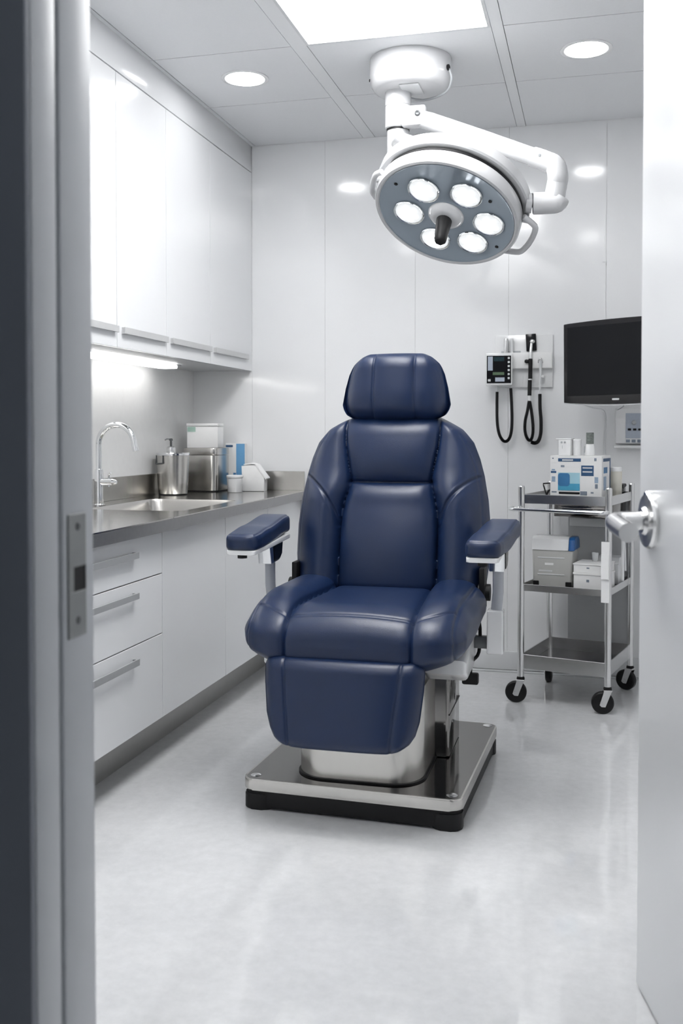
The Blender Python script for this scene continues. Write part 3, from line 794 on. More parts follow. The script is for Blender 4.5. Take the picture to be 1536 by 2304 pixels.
# --- frame below the seat
bm = BM()
Mb = Matrix(((0, 0, 1, 0), (1, 0, 0, 0), (0, 1, 0, 0), (0, 0, 0, 1)))
prof = [(-0.22, 0.43), (-0.16, 0.398), (0.0, 0.402), (0.10, 0.425), (0.175, 0.470), (0.190, 0.56), (0.10, 0.56), (-0.10, 0.50), (-0.22, 0.475)]
bm.free()
for s in (-1, 1):
    bm = BM(); add_prism(bm, prof, min(s * 0.20, s * 0.338), max(s * 0.20, s * 0.338), 0.016, 3, Mb)
    obj('seat_shell', bm, 'whiteplastic', chair, True)
bm = BM(); add_box(bm, (-0.20, -0.27, 0.435), (0.20, 0.12, 0.515), 0.01); add_box(bm, (-0.13, -0.22, 0.38), (0.13, 0.16, 0.44), 0.01)
add_box(bm, (-0.30, 0.10, 0.50), (0.30, 0.17, 0.60), 0.01); obj('tilt_mechanism', bm, 'black', chair, True)
for s in (-1, 1):
    bm = BM(); add_cyl(bm, (s * 0.330, 0.195, 0.63), (s * 0.372, 0.195, 0.63), 0.03); add_box(bm, (s * 0.345 - 0.01, 0.16, 0.57), (s * 0.345 + 0.01, 0.24, 0.72), 0.004)
    obj('recline_hinge', bm, 'black', chair, True)
bm = BM(); add_tube(bm, [(0.315, 0.02, 0.60), (0.352, 0.02, 0.56), (0.352, 0.02, 0.455), (0.33, -0.01, 0.425), (0.328, -0.015, 0.39)], 0.006, 10, smooth=4)
add_box(bm, (0.300, -0.03, 0.352), (0.355, 0.0, 0.39), 0.006); obj('foot_pedal', bm, 'black', chair, True)
# pedestal
bm = BM(); add_prism(bm, rrect(-0.197, -0.335, 0.210, 0.10, 0.10, 14), 0.102, 0.395, 0.002, 1); obj('front_cowl', bm, 'steel', chair, True, ang=25)
bm = BM(); add_prism(bm, rrect(-0.205, -0.03, 0.258, 0.235, 0.012, 5), 0.102, 0.372, 0.003, 1); hb = obj('rear_housing', bm, 'polished', chair, True)
bm = BM(); add_box(bm, (0.2575, -0.025, 0.242), (0.2595, 0.232, 0.246)); obj('panel_joint', bm, 'black', hb, True)
bm = BM(); add_prism(bm, rrect(-0.203, -0.341, 0.216, 0.10, 0.104, 14), 0.0985, 0.104); obj('base_seal', bm, 'black', chair, True)
rotb = Matrix.Translation((0.012, 0, 0)) @ Matrix.Rotation(R(-2.2), 4, 'Z')
bm = BM(); add_prism(bm, rrect(-0.352, -0.395, 0.352, 0.425, 0.035, 8), 0.062, 0.0985, 0.006, 3)
for v in bm.verts: v.co = rotb @ v.co
obj('base_plate_rim', bm, 'steel', chair, True, ang=30)
bm = BM(); add_prism(bm, rrect(-0.346, -0.389, 0.346, 0.419, 0.031, 8), 0.097, 0.0990)
for v in bm.verts: v.co = rotb @ v.co
obj('base_plate', bm, 'polished', chair, True)
bm = BM(); add_prism(bm, rrect(-0.344, -0.387, 0.344, 0.417, 0.035, 8), 0.008, 0.063, 0.003, 1)
for v in bm.verts: v.co = rotb @ v.co
obj('base_skirt', bm, 'black', chair, True)
for sx in (-1, 1):
    for yy in (-0.35, 0.38):
        bm = BM(); add_prism(bm, rrect(sx * 0.303 - 0.047, yy - 0.042, sx * 0.303 + 0.047, yy + 0.042, 0.03, 6), 0.0, 0.05, 0.004, 1)
        for v in bm.verts: v.co = rotb @ v.co
        obj('rubber_foot', bm, 'black', chair, True)
        bm = BM(); p = rotb @ Vector((sx * 0.318, yy + (-0.008 if yy < 0 else 0.012), 0.0988))
        add_lathe(bm, [(0.017, 0.0), (0.017, 0.001), (0.012, 0.004), (0.0, 0.005)], p, seg=24); obj('bolt_cap', bm, 'satin', chair, True)

# ------------------------------------------------------------------ surgical lamp
LN = Vector((-0.194, -0.499, -0.844)).normalized()     # the way the lamp face looks
LA = Vector((0.919, 0.208, -0.334)); LA = (LA - LN * LA.dot(LN)).normalized()
LB = LA.cross(LN).normalized()
if LB.z < 0: LB = -LB
LC = Vector((-0.555, 3.783, 2.023))      # centre of the lamp face
def lp(a, b, n=0.0): return LC + LA * a + LB * b + LN * n
LR = 0.284
lamp = thing('surgical_lamp', 'white ceiling mounted surgical lamp with six lit lenses above the chair', 'lamp', (-0.735, 4.02, 2.58))
mx, my = -0.735, 4.02
bm = BM(); add_lathe(bm, [(0.166, 0.124), (0.166, 0.055), (0.160, 0.022), (0.146, 0.004), (0.135, 0.0), (0.0, 0.0)], (mx, my, 2.580), seg=64)
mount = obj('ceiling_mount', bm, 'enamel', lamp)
bm = BM(); add_box(bm, (mx - 0.03, my - 0.10, 2.5745), (mx + 0.05, my + 0.03, 2.5805), 0.002, 1); obj('access_cover', bm, 'lightgrey', mount)
bm = BM(); add_lathe(bm, [(0.012, 0.0), (0.012, 0.006), (0.0, 0.007)], (mx + 0.158, my - 0.052, 2.645), (0.95, -0.31, 0), 20); obj('screw', bm, 'black', mount); bm = BM(); add_lathe(bm, [(0.006, 0.0), (0.006, 0.003), (0.0, 0.004)], (mx - 0.157, my - 0.055, 2.62), (-0.95, -0.31, 0), 16); obj('screw', bm, 'black', mount)
bm = BM(); add_tube(bm, [(mx + 0.160, my - 0.05, 2.648), (mx + 0.172, my - 0.045, 2.60), (mx + 0.14, my + 0.0, 2.565), (mx + 0.05, my + 0.05, 2.560), (mx - 0.01, my + 0.03, 2.566)], 0.004, 10, smooth=8); obj('cable', bm, 'greyplastic', mount)
colx, coly = -0.787, 4.02
bm = BM(); add_lathe(bm, [(0.053, 0.152), (0.053, 0.092)], (colx, coly, 2.432), seg=40); add_lathe(bm, [(0.0515, 0.093), (0.0515, 0.089)], (colx, coly, 2.432), seg=40); add_lathe(bm, [(0.053, 0.090), (0.053, 0.004), (0.049, 0.0)], (colx, coly, 2.432), seg=40); col_ = obj('column', bm, 'enamel', lamp)
bm = BM(); add_lathe(bm, [(0.0465, -0.006), (0.0465, 0.002)], (colx, coly, 2.430), seg=40); obj('joint_ring', bm, 'black', col_)
bm = BM(); add_lathe(bm, [(0.045, 0.0), (0.045, -0.10), (0.040, -0.108), (0.040, -0.125), (0.030, -0.13), (0.0, -0.13)], (colx, coly, 2.424), seg=40); obj('lower_column', bm, 'enamel', lamp)
# swing arm
h0 = Vector((-0.695, 3.985, 2.462)); e0 = Vector((-0.160, 3.80, 2.196)); e1 = Vector((-0.155, 3.80, 2.058))
bm = BM()
ad = (e0 - h0).normalized()
hbm = Matrix.Translation(h0) @ Matrix(((ad.x, 0, 0, 0), (ad.y, 0, 0, 0), (ad.z, 0, 0, 0), (0, 0, 0, 1)))
add_box(bm, (-0.762, 3.952, 2.425), (-0.664, 4.012, 2.505), 0.008)
hg = obj('hinge_block', bm, 'enamel', lamp)
bm = BM(); add_lathe(bm, [(0.012, 0.0), (0.012, 0.004), (0.007, 0.006), (0.0, 0.003)], (-0.695, 3.953, 2.470), (0, -1, 0), 24); obj('pivot_bolt', bm, 'darkgrey', hg)
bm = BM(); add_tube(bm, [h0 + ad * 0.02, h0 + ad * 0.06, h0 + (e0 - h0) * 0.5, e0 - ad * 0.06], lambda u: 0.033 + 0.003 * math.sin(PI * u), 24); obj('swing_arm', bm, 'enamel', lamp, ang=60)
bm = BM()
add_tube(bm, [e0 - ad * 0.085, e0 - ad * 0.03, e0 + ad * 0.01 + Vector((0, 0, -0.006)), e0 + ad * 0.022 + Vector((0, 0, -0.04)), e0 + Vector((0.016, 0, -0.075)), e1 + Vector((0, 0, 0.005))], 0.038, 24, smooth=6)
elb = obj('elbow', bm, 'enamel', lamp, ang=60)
bm = BM(); add_lathe(bm, [(0.006, 0.0), (0.006, 0.003), (0.0, 0.004)], e0 - ad * 0.055 + Vector((0.0, -0.04, 0.004)), (0.1, -1, 0.05), 14); obj('screw', bm, 'greyplastic', elb)
yk = lp(0.268, 0.108, -0.090)
bm = BM()
ed = (yk - e1); ed = ed.normalized()
add_tube(bm, [e1 + Vector((0.0, 0, 0.012)) - ed * 0.022, e1 - ed * 0.010 + Vector((0, 0, -0.004)), e1 + ed * 0.02 + Vector((0, 0, -0.006)), e1 + ed * 0.075 + Vector((0, 0, -0.004))], lambda u: 0.036 + 0.005 * min(1, u * 3), 24, smooth=4)
kn = obj('knuckle', bm, 'enamel', lamp, ang=60)
bm = BM(); add_tube(bm, [e1 + ed * 0.078 + Vector((0, 0, -0.004)), yk], 0.036, 24); obj('pivot_shaft', bm, 'enamel', kn, ang=60)
bm = BM(); add_tube(bm, [e1 + ed * 0.074 + Vector((0, 0, -0.004)), e1 + ed * 0.079 + Vector((0, 0, -0.004))], 0.038, 24); obj('joint_ring', bm, 'darkgrey', kn)
# head: dished white body
bm = BM()
add_lathe(bm, [(0.262, 0.0), (0.270, 0.006), (0.279, 0.004), (LR, -0.006), (LR, -0.046), (0.280, -0.052), (0.268, -0.054), (0.266, -0.066), (0.266, -0.080), (0.252, -0.103), (0.18, -0.128), (0.08, -0.138), (0.0, -0.139)], lp(0, 0), LN, 96)
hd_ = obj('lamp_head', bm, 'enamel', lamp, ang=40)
bm = BM(); add_lathe(bm, [(0.0, 0.001), (0.258, 0.001), (0.263, 0.004), (0.263, -0.004), (0.0, -0.004)], lp(0, 0), LN, 96); face = obj('face_panel', bm, 'lampface', hd_)
# yoke over the upper half of the head
def arc_band(bm, r0, r1, n0, n1, a0, a1, seg=64):
    rings = []
    for i in range(seg + 1):
        u = i / seg; a = R(a0 + (a1 - a0) * u)
        k = min(1, min(u, 1 - u) * 7) ** 0.5
        m_ = (n0 + n1) / 2; w = (n1 - n0) / 2 * (0.55 + 0.45 * k)
        c, s = math.cos(a), math.sin(a)
        b_ = 0.006
        ring = [(r0, m_ - w), (r0, m_ + w), (r1 - b_, m_ + w), (r1, m_ + w - b_), (r1, m_ - w + b_), (r1 - b_, m_ - w)]
        rings.append([bm.verts.new(lp(r * c, r * s, n)) for r, n in ring])
    for A, B in zip(rings, rings[1:]):
        for i in range(6):
            j = (i + 1) % 6; bm.faces.new((A[i], A[j], B[j], B[i]))
    bm.faces.new(rings[0][::-1]); bm.faces.new(rings[-1])
bm = BM(); arc_band(bm, 0.262, 0.281, -0.070, -0.048, 12, 158); obj('gap_shade_band', bm, 'black', hd_, ang=40)  # solid black band put in for the shade between head and yoke
bm = BM(); arc_band(bm, 0.268, 0.300, -0.122, -0.070, 8, 184)
for a in (10, 182):
    add_tube(bm, [lp(0.255 * math.cos(R(a)), 0.255 * math.sin(R(a)), -0.072), lp(0.302 * math.cos(R(a)), 0.302 * math.sin(R(a)), -0.072)], 0.020, 18)
obj('yoke', bm, 'enamel', lamp, ang=40)
bm = BM(); add_tube(bm, [(colx + 0.0, coly - 0.02, 2.365), (colx + 0.03, coly - 0.09, 2.362), lp(-0.19, 0.19, -0.10)], 0.028, 20, smooth=5); obj('column_joint', bm, 'enamel', lamp, ang=60)
for a0, a1 in ((-26, 19), (166, 196)):
    bm = BM(); pts = []
    for i in range(13):
        u = i / 12; a = R(a0 + (a1 - a0) * u); rr = 0.290 + (0.048 if a0 < 0 else 0.014) * min(1, math.sin(PI * u) * 1.8)
        pts.append(lp(rr * math.cos(a), rr * math.sin(a), -0.035))
    add_tube(bm, pts, 0.0115, 14, smooth=2); obj('grab_handle', bm, 'enamel', lamp, ang=60)
led = [(0.010 + 0.157 * math.cos(R(q)), -0.004 + 0.150 * math.sin(R(q))) for q in (140, 77, 15, 321, 263, 200)]
for a, b in led:
    bm = BM(); add_lathe(bm, [(0.058, 0.0015), (0.062, 0.004), (0.060, 0.007), (0.055, 0.006), (0.052, 0.003)], lp(a, b, 0.0), LN, 40); ln = obj('lens_ring', bm, 'lens', hd_)
    bm = BM(); add_lathe(bm, [(0.053, 0.002), (0.051, 0.007), (0.035, 0.011), (0.0, 0.012)], lp(a, b, 0.0), LN, 40); obj('lens', bm, 'e_led', ln)
    bm = BM()
    for k in range(7):
        q = (0, 0) if k == 0 else (0.030 * math.cos(k * PI / 3), 0.030 * math.sin(k * PI / 3))
        add_lathe(bm, [(0.011, 0.0), (0.009, 0.006), (0.0, 0.008)], lp(a + q[0], b + q[1], 0.0085), LN, 14)
    obj('led_bead', bm, 'e_bead', ln)
bm = BM(); add_lathe(bm, [(0.070, 0.001), (0.068, 0.008), (0.052, 0.022), (0.040, 0.026), (0.0, 0.026)], lp(0, 0, 0.0), LN, 48); hub = obj('hub', bm, 'enamel', hd_)
bm = BM(); add_lathe(bm, [(0.030, 0.0), (0.029, 0.02), (0.024, 0.085), (0.022, 0.098), (0.018, 0.103), (0.0, 0.100)], lp(0, 0, 0.025), (LN + Vector((0.10, 0, -0.12))).normalized(), 32); obj('sterile_handle', bm, 'black', hub)
for a, b in ((-0.215, 0.075), (0.225, -0.075), (0.135, 0.155)):
    bm = BM(); add_lathe(bm, [(0.007, 0.001), (0.007, 0.003), (0.0, 0.004)], lp(a, b), LN, 14); obj('screw', bm, 'black', face)

# ------------------------------------------------------------------ wall mounted diagnostic station
WY = YB
t = thing('diagnostic_wall_board', 'white wall board with a ledge holding medical instruments', 'wall board', (-0.345, WY, 1.42))
box('back_board', (-0.486, WY - 0.016, 1.420), (-0.205, WY - 0.0005, 1.678), 'whiteplastic', t, 0.002, 2)
box('ledge', (-0.465, WY - 0.048, 1.512), (-0.207, WY - 0.0165, 1.590), 'whitebox', t, 0.003, 2)
box('slot', (-0.455, WY - 0.0178, 1.592), (-0.36, WY - 0.0155, 1.600), 'greyplastic', t)
def specula(x, w, lab, m='satin'):
    bm = BM(); add_lathe(bm, [(w, 0.0), (w * 1.05, 0.004), (w, 0.066), (w * 0.9, 0.070), (0.0, 0.070)], (x, WY - 0.034, 1.5905), seg=24)
    one('specula_tube', bm, m, lab, 'tube', 'specula tubes')
specula(-0.430, 0.0105, 'wider grey tube standing on the wall board ledge')
specula(-0.402, 0.0075, 'narrow grey tube standing on the wall board ledge', 'lightgrey')

t = thing('vital_signs_monitor', 'white framed vital signs monitor with black display and looping black hose', 'monitor', (-0.455, WY - 0.06, 1.425))
rv = Matrix.Rotation(R(4), 3, 'Z'); pv = (-0.455, WY - 0.075, 1.5)
def vbox(name, lo, hi, m, par, bevel=0.0): return box(name, lo, hi, m, par, bevel, 2, rot=rv, pivot=pv)
ys_ = WY - 0.105
body = vbox('housing', (-0.526, ys_, 1.428), (-0.396, WY - 0.050, 1.586), 'whiteplastic', t, 0.006)
scr = vbox('display', (-0.519, ys_ - 0.0012, 1.438), (-0.402, ys_ + 0.002, 1.572), 'blackgloss', t)
vbox('lcd_window', (-0.514, ys_ - 0.0022, 1.500), (-0.490, ys_, 1.568), 'lcd', scr)
vbox('lcd_window', (-0.485, ys_ - 0.0022, 1.545), (-0.435, ys_, 1.566), 'lcddark', scr)
vbox('lcd_window', (-0.478, ys_ - 0.0022, 1.446), (-0.433, ys_, 1.466), 'lcd', scr)
vbox('lcd_window', (-0.513, ys_ - 0.0022, 1.447), (-0.500, ys_, 1.458), 'lightgrey', scr)
vbox('indicator_row', (-0.490, ys_ - 0.0022, 1.478), (-0.435, ys_, 1.492), 'ledgreen', scr)
for k in range(6):
    zz = 1.560 - 0.0195 * k
    vbox('button', (-0.418, ys_ - 0.003, zz - 0.005), (-0.408, ys_, zz + 0.005), 'lightgrey', scr)
bm = BM(); add_tube(bm, [(-0.468, WY - 0.075, 1.432), (-0.466, WY - 0.072, 1.412), (-0.470, WY - 0.068, 1.396)], 0.004, 10); add_tube(bm, [(-0.412, WY - 0.072, 1.432), (-0.404, WY - 0.066, 1.415)], 0.004, 10); obj('connector', bm, 'lightgrey', t)
bm = BM()
add_tube(bm, [(-0.470, WY - 0.068, 1.398), (-0.471, WY - 0.062, 1.33), (-0.470, WY - 0.055, 1.25), (-0.462, WY - 0.05, 1.195), (-0.447, WY - 0.045, 1.163), (-0.430, WY - 0.043, 1.153), (-0.413, WY - 0.045, 1.166), (-0.402, WY - 0.05, 1.20), (-0.398, WY - 0.055, 1.26), (-0.400, WY - 0.060, 1.34), (-0.404, WY - 0.066, 1.415)], 0.0075, 12, smooth=26, coil=0.10)
obj('hose', bm, 'black', t, ang=80)

t = thing('otoscope', 'black handled otoscope with square black head hanging on the wall board', 'otoscope', (-0.312, WY - 0.05, 1.18))
bm = BM(); add_box(bm, (-0.334, WY - 0.030, 1.598), (-0.284, WY - 0.0165, 1.682), 0.003, 2, Matrix.Rotation(R(-3), 3, 'Y'), (-0.31, WY, 1.64)); obj('head_holder', bm, 'blackgloss', t)
bm = BM(); add_lathe(bm, [(0.011, 0.0), (0.013, 0.012), (0.010, 0.022), (0.005, 0.032), (0.0, 0.032)], (-0.303, WY - 0.031, 1.642), (0, -1, 0.1), 24); add_tube(bm, [(-0.306, WY - 0.045, 1.635), (-0.309, WY - 0.057, 1.60), (-0.310, WY - 0.058, 1.55)], 0.0068, 14); obj('head', bm, 'satin', t)
bm = BM(); add_tube(bm, [(-0.310, WY - 0.058, 1.558), (-0.3105, WY - 0.058, 1.46)], 0.010, 18); add_tube(bm, [(-0.312, WY - 0.058, 1.454), (-0.314, WY - 0.058, 1.378)], 0.0098, 18); add_lathe(bm, [(0.009, 0), (0.010, 0.01), (0.006, 0.018), (0, 0.018)], (-0.320, WY - 0.058, 1.545), (-1, 0, 0.1), 16); obj('handle', bm, 'black', t)
bm = BM(); add_tube(bm, [(-0.3105, WY - 0.058, 1.461), (-0.312, WY - 0.058, 1.453)], 0.0088, 16); add_tube(bm, [(-0.314, WY - 0.058, 1.379), (-0.315, WY - 0.058, 1.352)], 0.0075, 16); obj('collar', bm, 'whiteplastic', t)
bm = BM()
add_tube(bm, [(-0.315, WY - 0.058, 1.354), (-0.323, WY - 0.057, 1.305), (-0.334, WY - 0.054, 1.255), (-0.335, WY - 0.050, 1.205), (-0.324, WY - 0.046, 1.168), (-0.308, WY - 0.044, 1.160), (-0.298, WY - 0.046, 1.190), (-0.297, WY - 0.050, 1.235), (-0.304, WY - 0.056, 1.30), (-0.312, WY - 0.062, 1.350)], 0.0075, 12, smooth=26, coil=0.12)
obj('coiled_cord', bm, 'black', t, ang=80)

t = thing('thermometer', 'slim white thermometer probe with black coiled cord hanging on the wall board', 'thermometer', (-0.262, WY - 0.05, 1.145))
bm = BM(); add_tube(bm, [(-0.263, WY - 0.055, 1.545), (-0.262, WY - 0.055, 1.50), (-0.264, WY - 0.055, 1.44), (-0.264, WY - 0.055, 1.382)], lambda u: 0.0075 - 0.0035 * u, 14, smooth=3); obj('probe', bm, 'lightgrey', t)
bm = BM(); add_tube(bm, [(-0.272, WY - 0.050, 1.538), (-0.270, WY - 0.058, 1.556), (-0.258, WY - 0.058, 1.558), (-0.252, WY - 0.050, 1.540)], 0.0028, 10, smooth=4); obj('hook', bm, 'satin', t)
box('clip', (-0.262, WY - 0.058, 1.466), (-0.245, WY - 0.018, 1.476), 'whiteplastic', t, 0.002)
bm = BM()
add_tube(bm, [(-0.264, WY - 0.055, 1.386), (-0.263, WY - 0.055, 1.32), (-0.258, WY - 0.052, 1.25), (-0.260, WY - 0.048, 1.19), (-0.272, WY - 0.036, 1.155), (-0.290, WY - 0.024, 1.146), (-0.306, WY - 0.018, 1.150)], 0.0085, 12, smooth=26, coil=0.10)
obj('coiled_cord', bm, 'black', t, ang=80)

# ------------------------------------------------------------------ television on a swing bracket
tva = R(-33)
tv = thing('wall_monitor', 'black flat screen monitor on the back wall beside the open door', 'monitor', (0.098, 4.60, 1.325), tva)
def bulge(x, w): return 0.0
bm = BM()
W2 = 0.275; out = []
for i in range(25):
    u = -1 + 2 * i / 24; out.append((u * W2, -0.022 * (1 - u * u)))
pts_b = [(x, 0.0 + y) for x, y in out]
def tv_outline(ins):
    a = [(-W2 + ins, 0.365 - ins - 0.004)]
    o = []
    for i in range(21):
        u = -1 + 2 * i / 20; o.append((u * (W2 - ins), 0.010 * u * u - 0.0 + ins))
    for i in range(21):
        u = 1 - 2 * i / 20; o.append((u * (W2 + 0.004 - ins), 0.372 - ins + 0.006 * (1 - u * u)))
    return o
Mt = Matrix(((1, 0, 0, 0), (0, 0, 1, 0), (0, 1, 0, 0), (0, 0, 0, 1)))
add_prism(bm, tv_outline(0.0), -0.022, 0.022, 0.006, 3, Mt); bz = obj('casing', bm, 'blackgloss', tv, True)
box('screen', (-W2 + 0.020, -0.0232, 0.040), (W2 - 0.020, -0.0215, 0.355), 'screen', tv, local=True)
bm = BM(); add_prism(bm, rrect(-0.018, 0.017, 0.018, 0.025, 0.0035, 5), -0.0240, -0.021, 0, 1, Mt); obj('badge', bm, 'lightgrey', tv, True)
bm = BM(); o_ = []
for i in range(21):
    u = -1 + 2 * i / 20; o_.append((u * W2, 0.010 * u * u - 0.006))
o_ += [(x, z + 0.005) for x, z in o_[::-1]]
add_prism(bm, o_, -0.018, 0.020, 0, 1, Mt); obj('bottom_trim', bm, 'lightgrey', tv, True)
bm = BM(); add_box(bm, (-0.06, 0.022, 0.13), (0.06, 0.035, 0.25), 0.003); obj('bracket_plate', bm, 'darkgrey', tv, True)
bm = BM(); add_tube(bm, [Vector((0.10, 4.63, 1.51)), Vector((0.26, 4.80, 1.51)), Vector((0.20, 4.99, 1.51))], 0.018, 12); add_box(bm, (0.15, WY - 0.02, 1.42), (0.25, WY - 0.0005, 1.60), 0.003); obj('swing_bracket', bm, 'darkgrey', tv)
def cable(pts, m, lab, r=0.003):
    bm = BM(); add_tube(bm, pts, r, 8, smooth=8); return one('cable', bm, m, lab, 'cable', 'thin cables below the wall monitor')
cable([(-0.075, 4.73, 1.335), (-0.02, 4.80, 1.315), (0.035, 4.92, 1.305), (0.048, WY - 0.006, 1.27), (0.046, WY - 0.005, 1.20), (0.044, WY - 0.005, 1.12), (0.050, WY - 0.005, 1.06), (0.052, WY - 0.005, 0.96)], 'lightgrey', 'pale cable hanging from the wall monitor down the back wall')
cable([(0.13, 4.60, 1.33), (0.12, 4.72, 1.315), (0.10, 4.88, 1.305), (0.095, WY - 0.01, 1.312)], 'greyplastic', 'short grey cable curving from the wall monitor to the wall unit', 0.0025)

t = thing('wall_control_unit', 'white wall control unit with grey panel below the wall monitor', 'control unit', (0.21, WY, 1.115))
box('housing', (0.094, WY - 0.045, 1.145), (0.33, WY - 0.0005, 1.312), 'whiteplastic', t, 0.004)
box('tray', (0.084, WY - 0.075, 1.122), (0.34, WY - 0.0005, 1.136), 'whiteplastic', t, 0.004)
pn = box('control_panel', (0.140, WY - 0.0475, 1.170), (0.31, WY - 0.044, 1.290), 'lcd', t, 0.001)
for k in range(5): box('button', (0.150 + 0.024 * k, WY - 0.0500, 1.207), (0.165 + 0.024 * k, WY - 0.046, 1.217), 'black', pn)
bm = BM(); add_lathe(bm, [(0.011, 0), (0.011, 0.005), (0.008, 0.008), (0, 0.008)], (0.178, WY - 0.047, 1.245), (0, -1, 0), 20); obj('dial', bm, 'greyplastic', pn)
for k in range(4): box('caption_plate', (0.142 + 0.026 * k, WY - 0.0462, 1.150), (0.160 + 0.026 * k, WY - 0.044, 1.164), 'grayprint', t)

# ------------------------------------------------------------------ instrument trolley
TR = R(-14); TO = Vector((-0.315, 4.455, 0))
tr = thing('trolley', 'stainless steel three tier instrument trolley on black casters', 'trolley', TO, TR)
TW, TD = 0.383, 0.440
def tl(x, y, z): return MTX[tr] @ Vector((x, y, z))
def shelf(z, rim, depth, mtop):
    bm = BM()
    add_box(bm, (0.0, 0.0, z - rim), (TW, TD, z - rim + 0.004))
    add_box(bm, (0.0, -0.002, z - rim), (TW, 0.004, z), 0.001, 1); add_box(bm, (0.0, TD - 0.004, z - rim), (TW, TD + 0.002, z), 0.001, 1)
    add_box(bm, (-0.002, 0.0, z - rim), (0.004, TD, z), 0.001, 1); add_box(bm, (TW - 0.004, 0.0, z - rim), (TW + 0.002, TD, z), 0.001, 1)
    s = obj('shelf', bm, 'satin', tr, True)
    box('shelf_liner', (0.005, 0.005, z - rim + 0.0035), (TW - 0.005, TD - 0.005, z - rim + 0.006 + depth), mtop, s, local=True)
shelf(0.925, 0.040, 0.022, 'polished'); shelf(0.528, 0.030, 0.012, 'polished'); shelf(0.215, 0.062, 0.0, 'polished')
for k, (x, y) in enumerate(((0, 0), (TW, 0), (0, TD), (TW, TD))):
    bm = BM(); add_cyl(bm, (x, y, 0.115), (x, y, 0.958), 0.0145, seg=24); add_lathe(bm, [(0.0145, 0), (0.0125, 0.005), (0.0, 0.005)], (x, y, 0.958), seg=24)
    obj('post', bm, 'satin', tr, True)
bm = BM()
add_tube(bm, [(-0.002, 0.012, 0.862), (-0.022, 0.010, 0.862), (-0.042, -0.006, 0.862), (-0.046, -0.026, 0.862), (-0.030, -0.044, 0.861), (0.0, -0.048, 0.861), (0.15, -0.048, 0.860), (0.34, -0.048, 0.859), (TW - 0.006, -0.040, 0.859), (TW, -0.012, 0.859)], 0.0085, 14, smooth=5)
obj('push_handle', bm, 'chrome', tr, True, 60)
bm = BM(); add_box(bm, (0.09, TD - 0.003, 0.215), (TW - 0.012, TD - 0.001, 0.498)); add_box(bm, (0.09, TD - 0.003, 0.528), (TW - 0.012, TD - 0.001, 0.885)); obj('back_panel', bm, mat('grey_panel', (0.48, 0.49, 0.505), 0.4, metal=0.1, noise=0.03, nscale=20), tr, True)
box('rear_rail', (0.10, TD - 0.020, 0.755), (TW - 0.014, TD - 0.004, 0.795), 'lightgrey', tr, local=True, bevel=0.002)
box('under_tray', (0.10, 0.16, 0.820), (TW - 0.02, TD - 0.022, 0.884), 'polished', tr, local=True, bevel=0.002)
bm = BM(); add_cyl(bm, (TW + 0.002, 0.0, 0.800), (TW + 0.002, TD, 0.800), 0.0055); obj('side_rail', bm, 'satin', tr, True)
def caster(x, y, ang):
    a = R(ang)
    cs = bpy.data.objects.new('caster', None); COL.objects.link(cs); cs.parent = tr; cs.location = (x, y, 0); cs.rotation_euler = (0, 0, a); cs.empty_display_size = 0.03
    MTX[cs] = MTX[tr] @ Matrix.Translation((x, y, 0)) @ Matrix.Rotation(a, 4, 'Z')
    bm = BM(); add_lathe(bm, [(0.030, -0.014), (0.042, -0.014), (0.047, -0.009), (0.047, 0.009), (0.042, 0.014), (0.030, 0.014)], (-0.02, 0, 0.047), (0, 1, 0), 40); obj('tyre', bm, 'black', cs, True)
    bm = BM(); add_lathe(bm, [(0.0, -0.012), (0.012, -0.015), (0.014, -0.011), (0.0305, -0.011), (0.0305, 0.011), (0.014, 0.011), (0.012, 0.015), (0.0, 0.012)], (-0.02, 0, 0.047), (0, 1, 0), 32); obj('hub', bm, 'darkgrey', cs, True)
    bm = BM()
    for s in (-1, 1):
        add_prism(bm, [(-0.034, 0.040), (-0.026, 0.032), (-0.010, 0.032), (0.016, 0.100), (-0.016, 0.100)], s * 0.0165, s * 0.0195, 0, 1, Matrix(((1, 0, 0, 0), (0, 0, 1, 0), (0, 1, 0, 0), (0, 0, 0, 1))))
    add_box(bm, (-0.018, -0.020, 0.097), (0.018, 0.020, 0.104), 0.001, 1)
    add_cyl(bm, (-0.02, -0.023, 0.047), (-0.02, 0.023, 0.047), 0.006)
    obj('fork', bm, 'satin', cs, True)
    bm = BM(); add_lathe(bm, [(0.017, 0.1035), (0.018, 0.108), (0.015, 0.116)], (0, 0, 0), seg=24); obj('stem', bm, 'black', cs, True)
caster(0, 0, 15); caster(TW, 0, 20); caster(0, TD, 100); caster(TW, TD, -15)

# things on the trolley: given in the trolley's own frame, turned with it
def tthing(name, lab, cat, x, y, z, rz=0.0, group=None): return thing(name, lab, cat, tl(x, y, z), TR + rz, group)
ZT = 0.913; ZM = 0.5163
t = tthing('supply_carton', 'large white carton printed with blue panels on the trolley top', 'carton', 0.222, 0.150, ZT + 0.0005, R(1))
box('body', (-0.113, -0.085, 0.0), (0.113, 0.085, 0.182), 'whitebox', t, 0.0012, 1, local=True)
def pr(x0, z0, x1, z1, m, d=0.0008): return box('printed_panel', (x0, -0.085 - d, z0 * 1.083), (x1, -0.0845, z1 * 1.083), m, t, local=True)
pr(-0.078, 0.145, 0.022, 0.158, 'navyprint'); pr(-0.060, 0.148, -0.012, 0.154, 'lightgrey', 0.0014)
pr(-0.078, 0.028, 0.018, 0.100, 'palecyan'); pr(-0.078, 0.028, 0.018, 0.056, 'cyan', 0.0014)
bm = BM(); add_prism(bm, rrect(-0.078, 0.045, -0.026, 0.098, 0.012, 6), 0.0845, 0.0868, 0, 1, Matrix(((1, 0, 0, 0), (0, 0, -1, 0), (0, 1.083, 0, 0), (0, 0, 0, 1)))); obj('printed_panel', bm, 'blue', t, True)
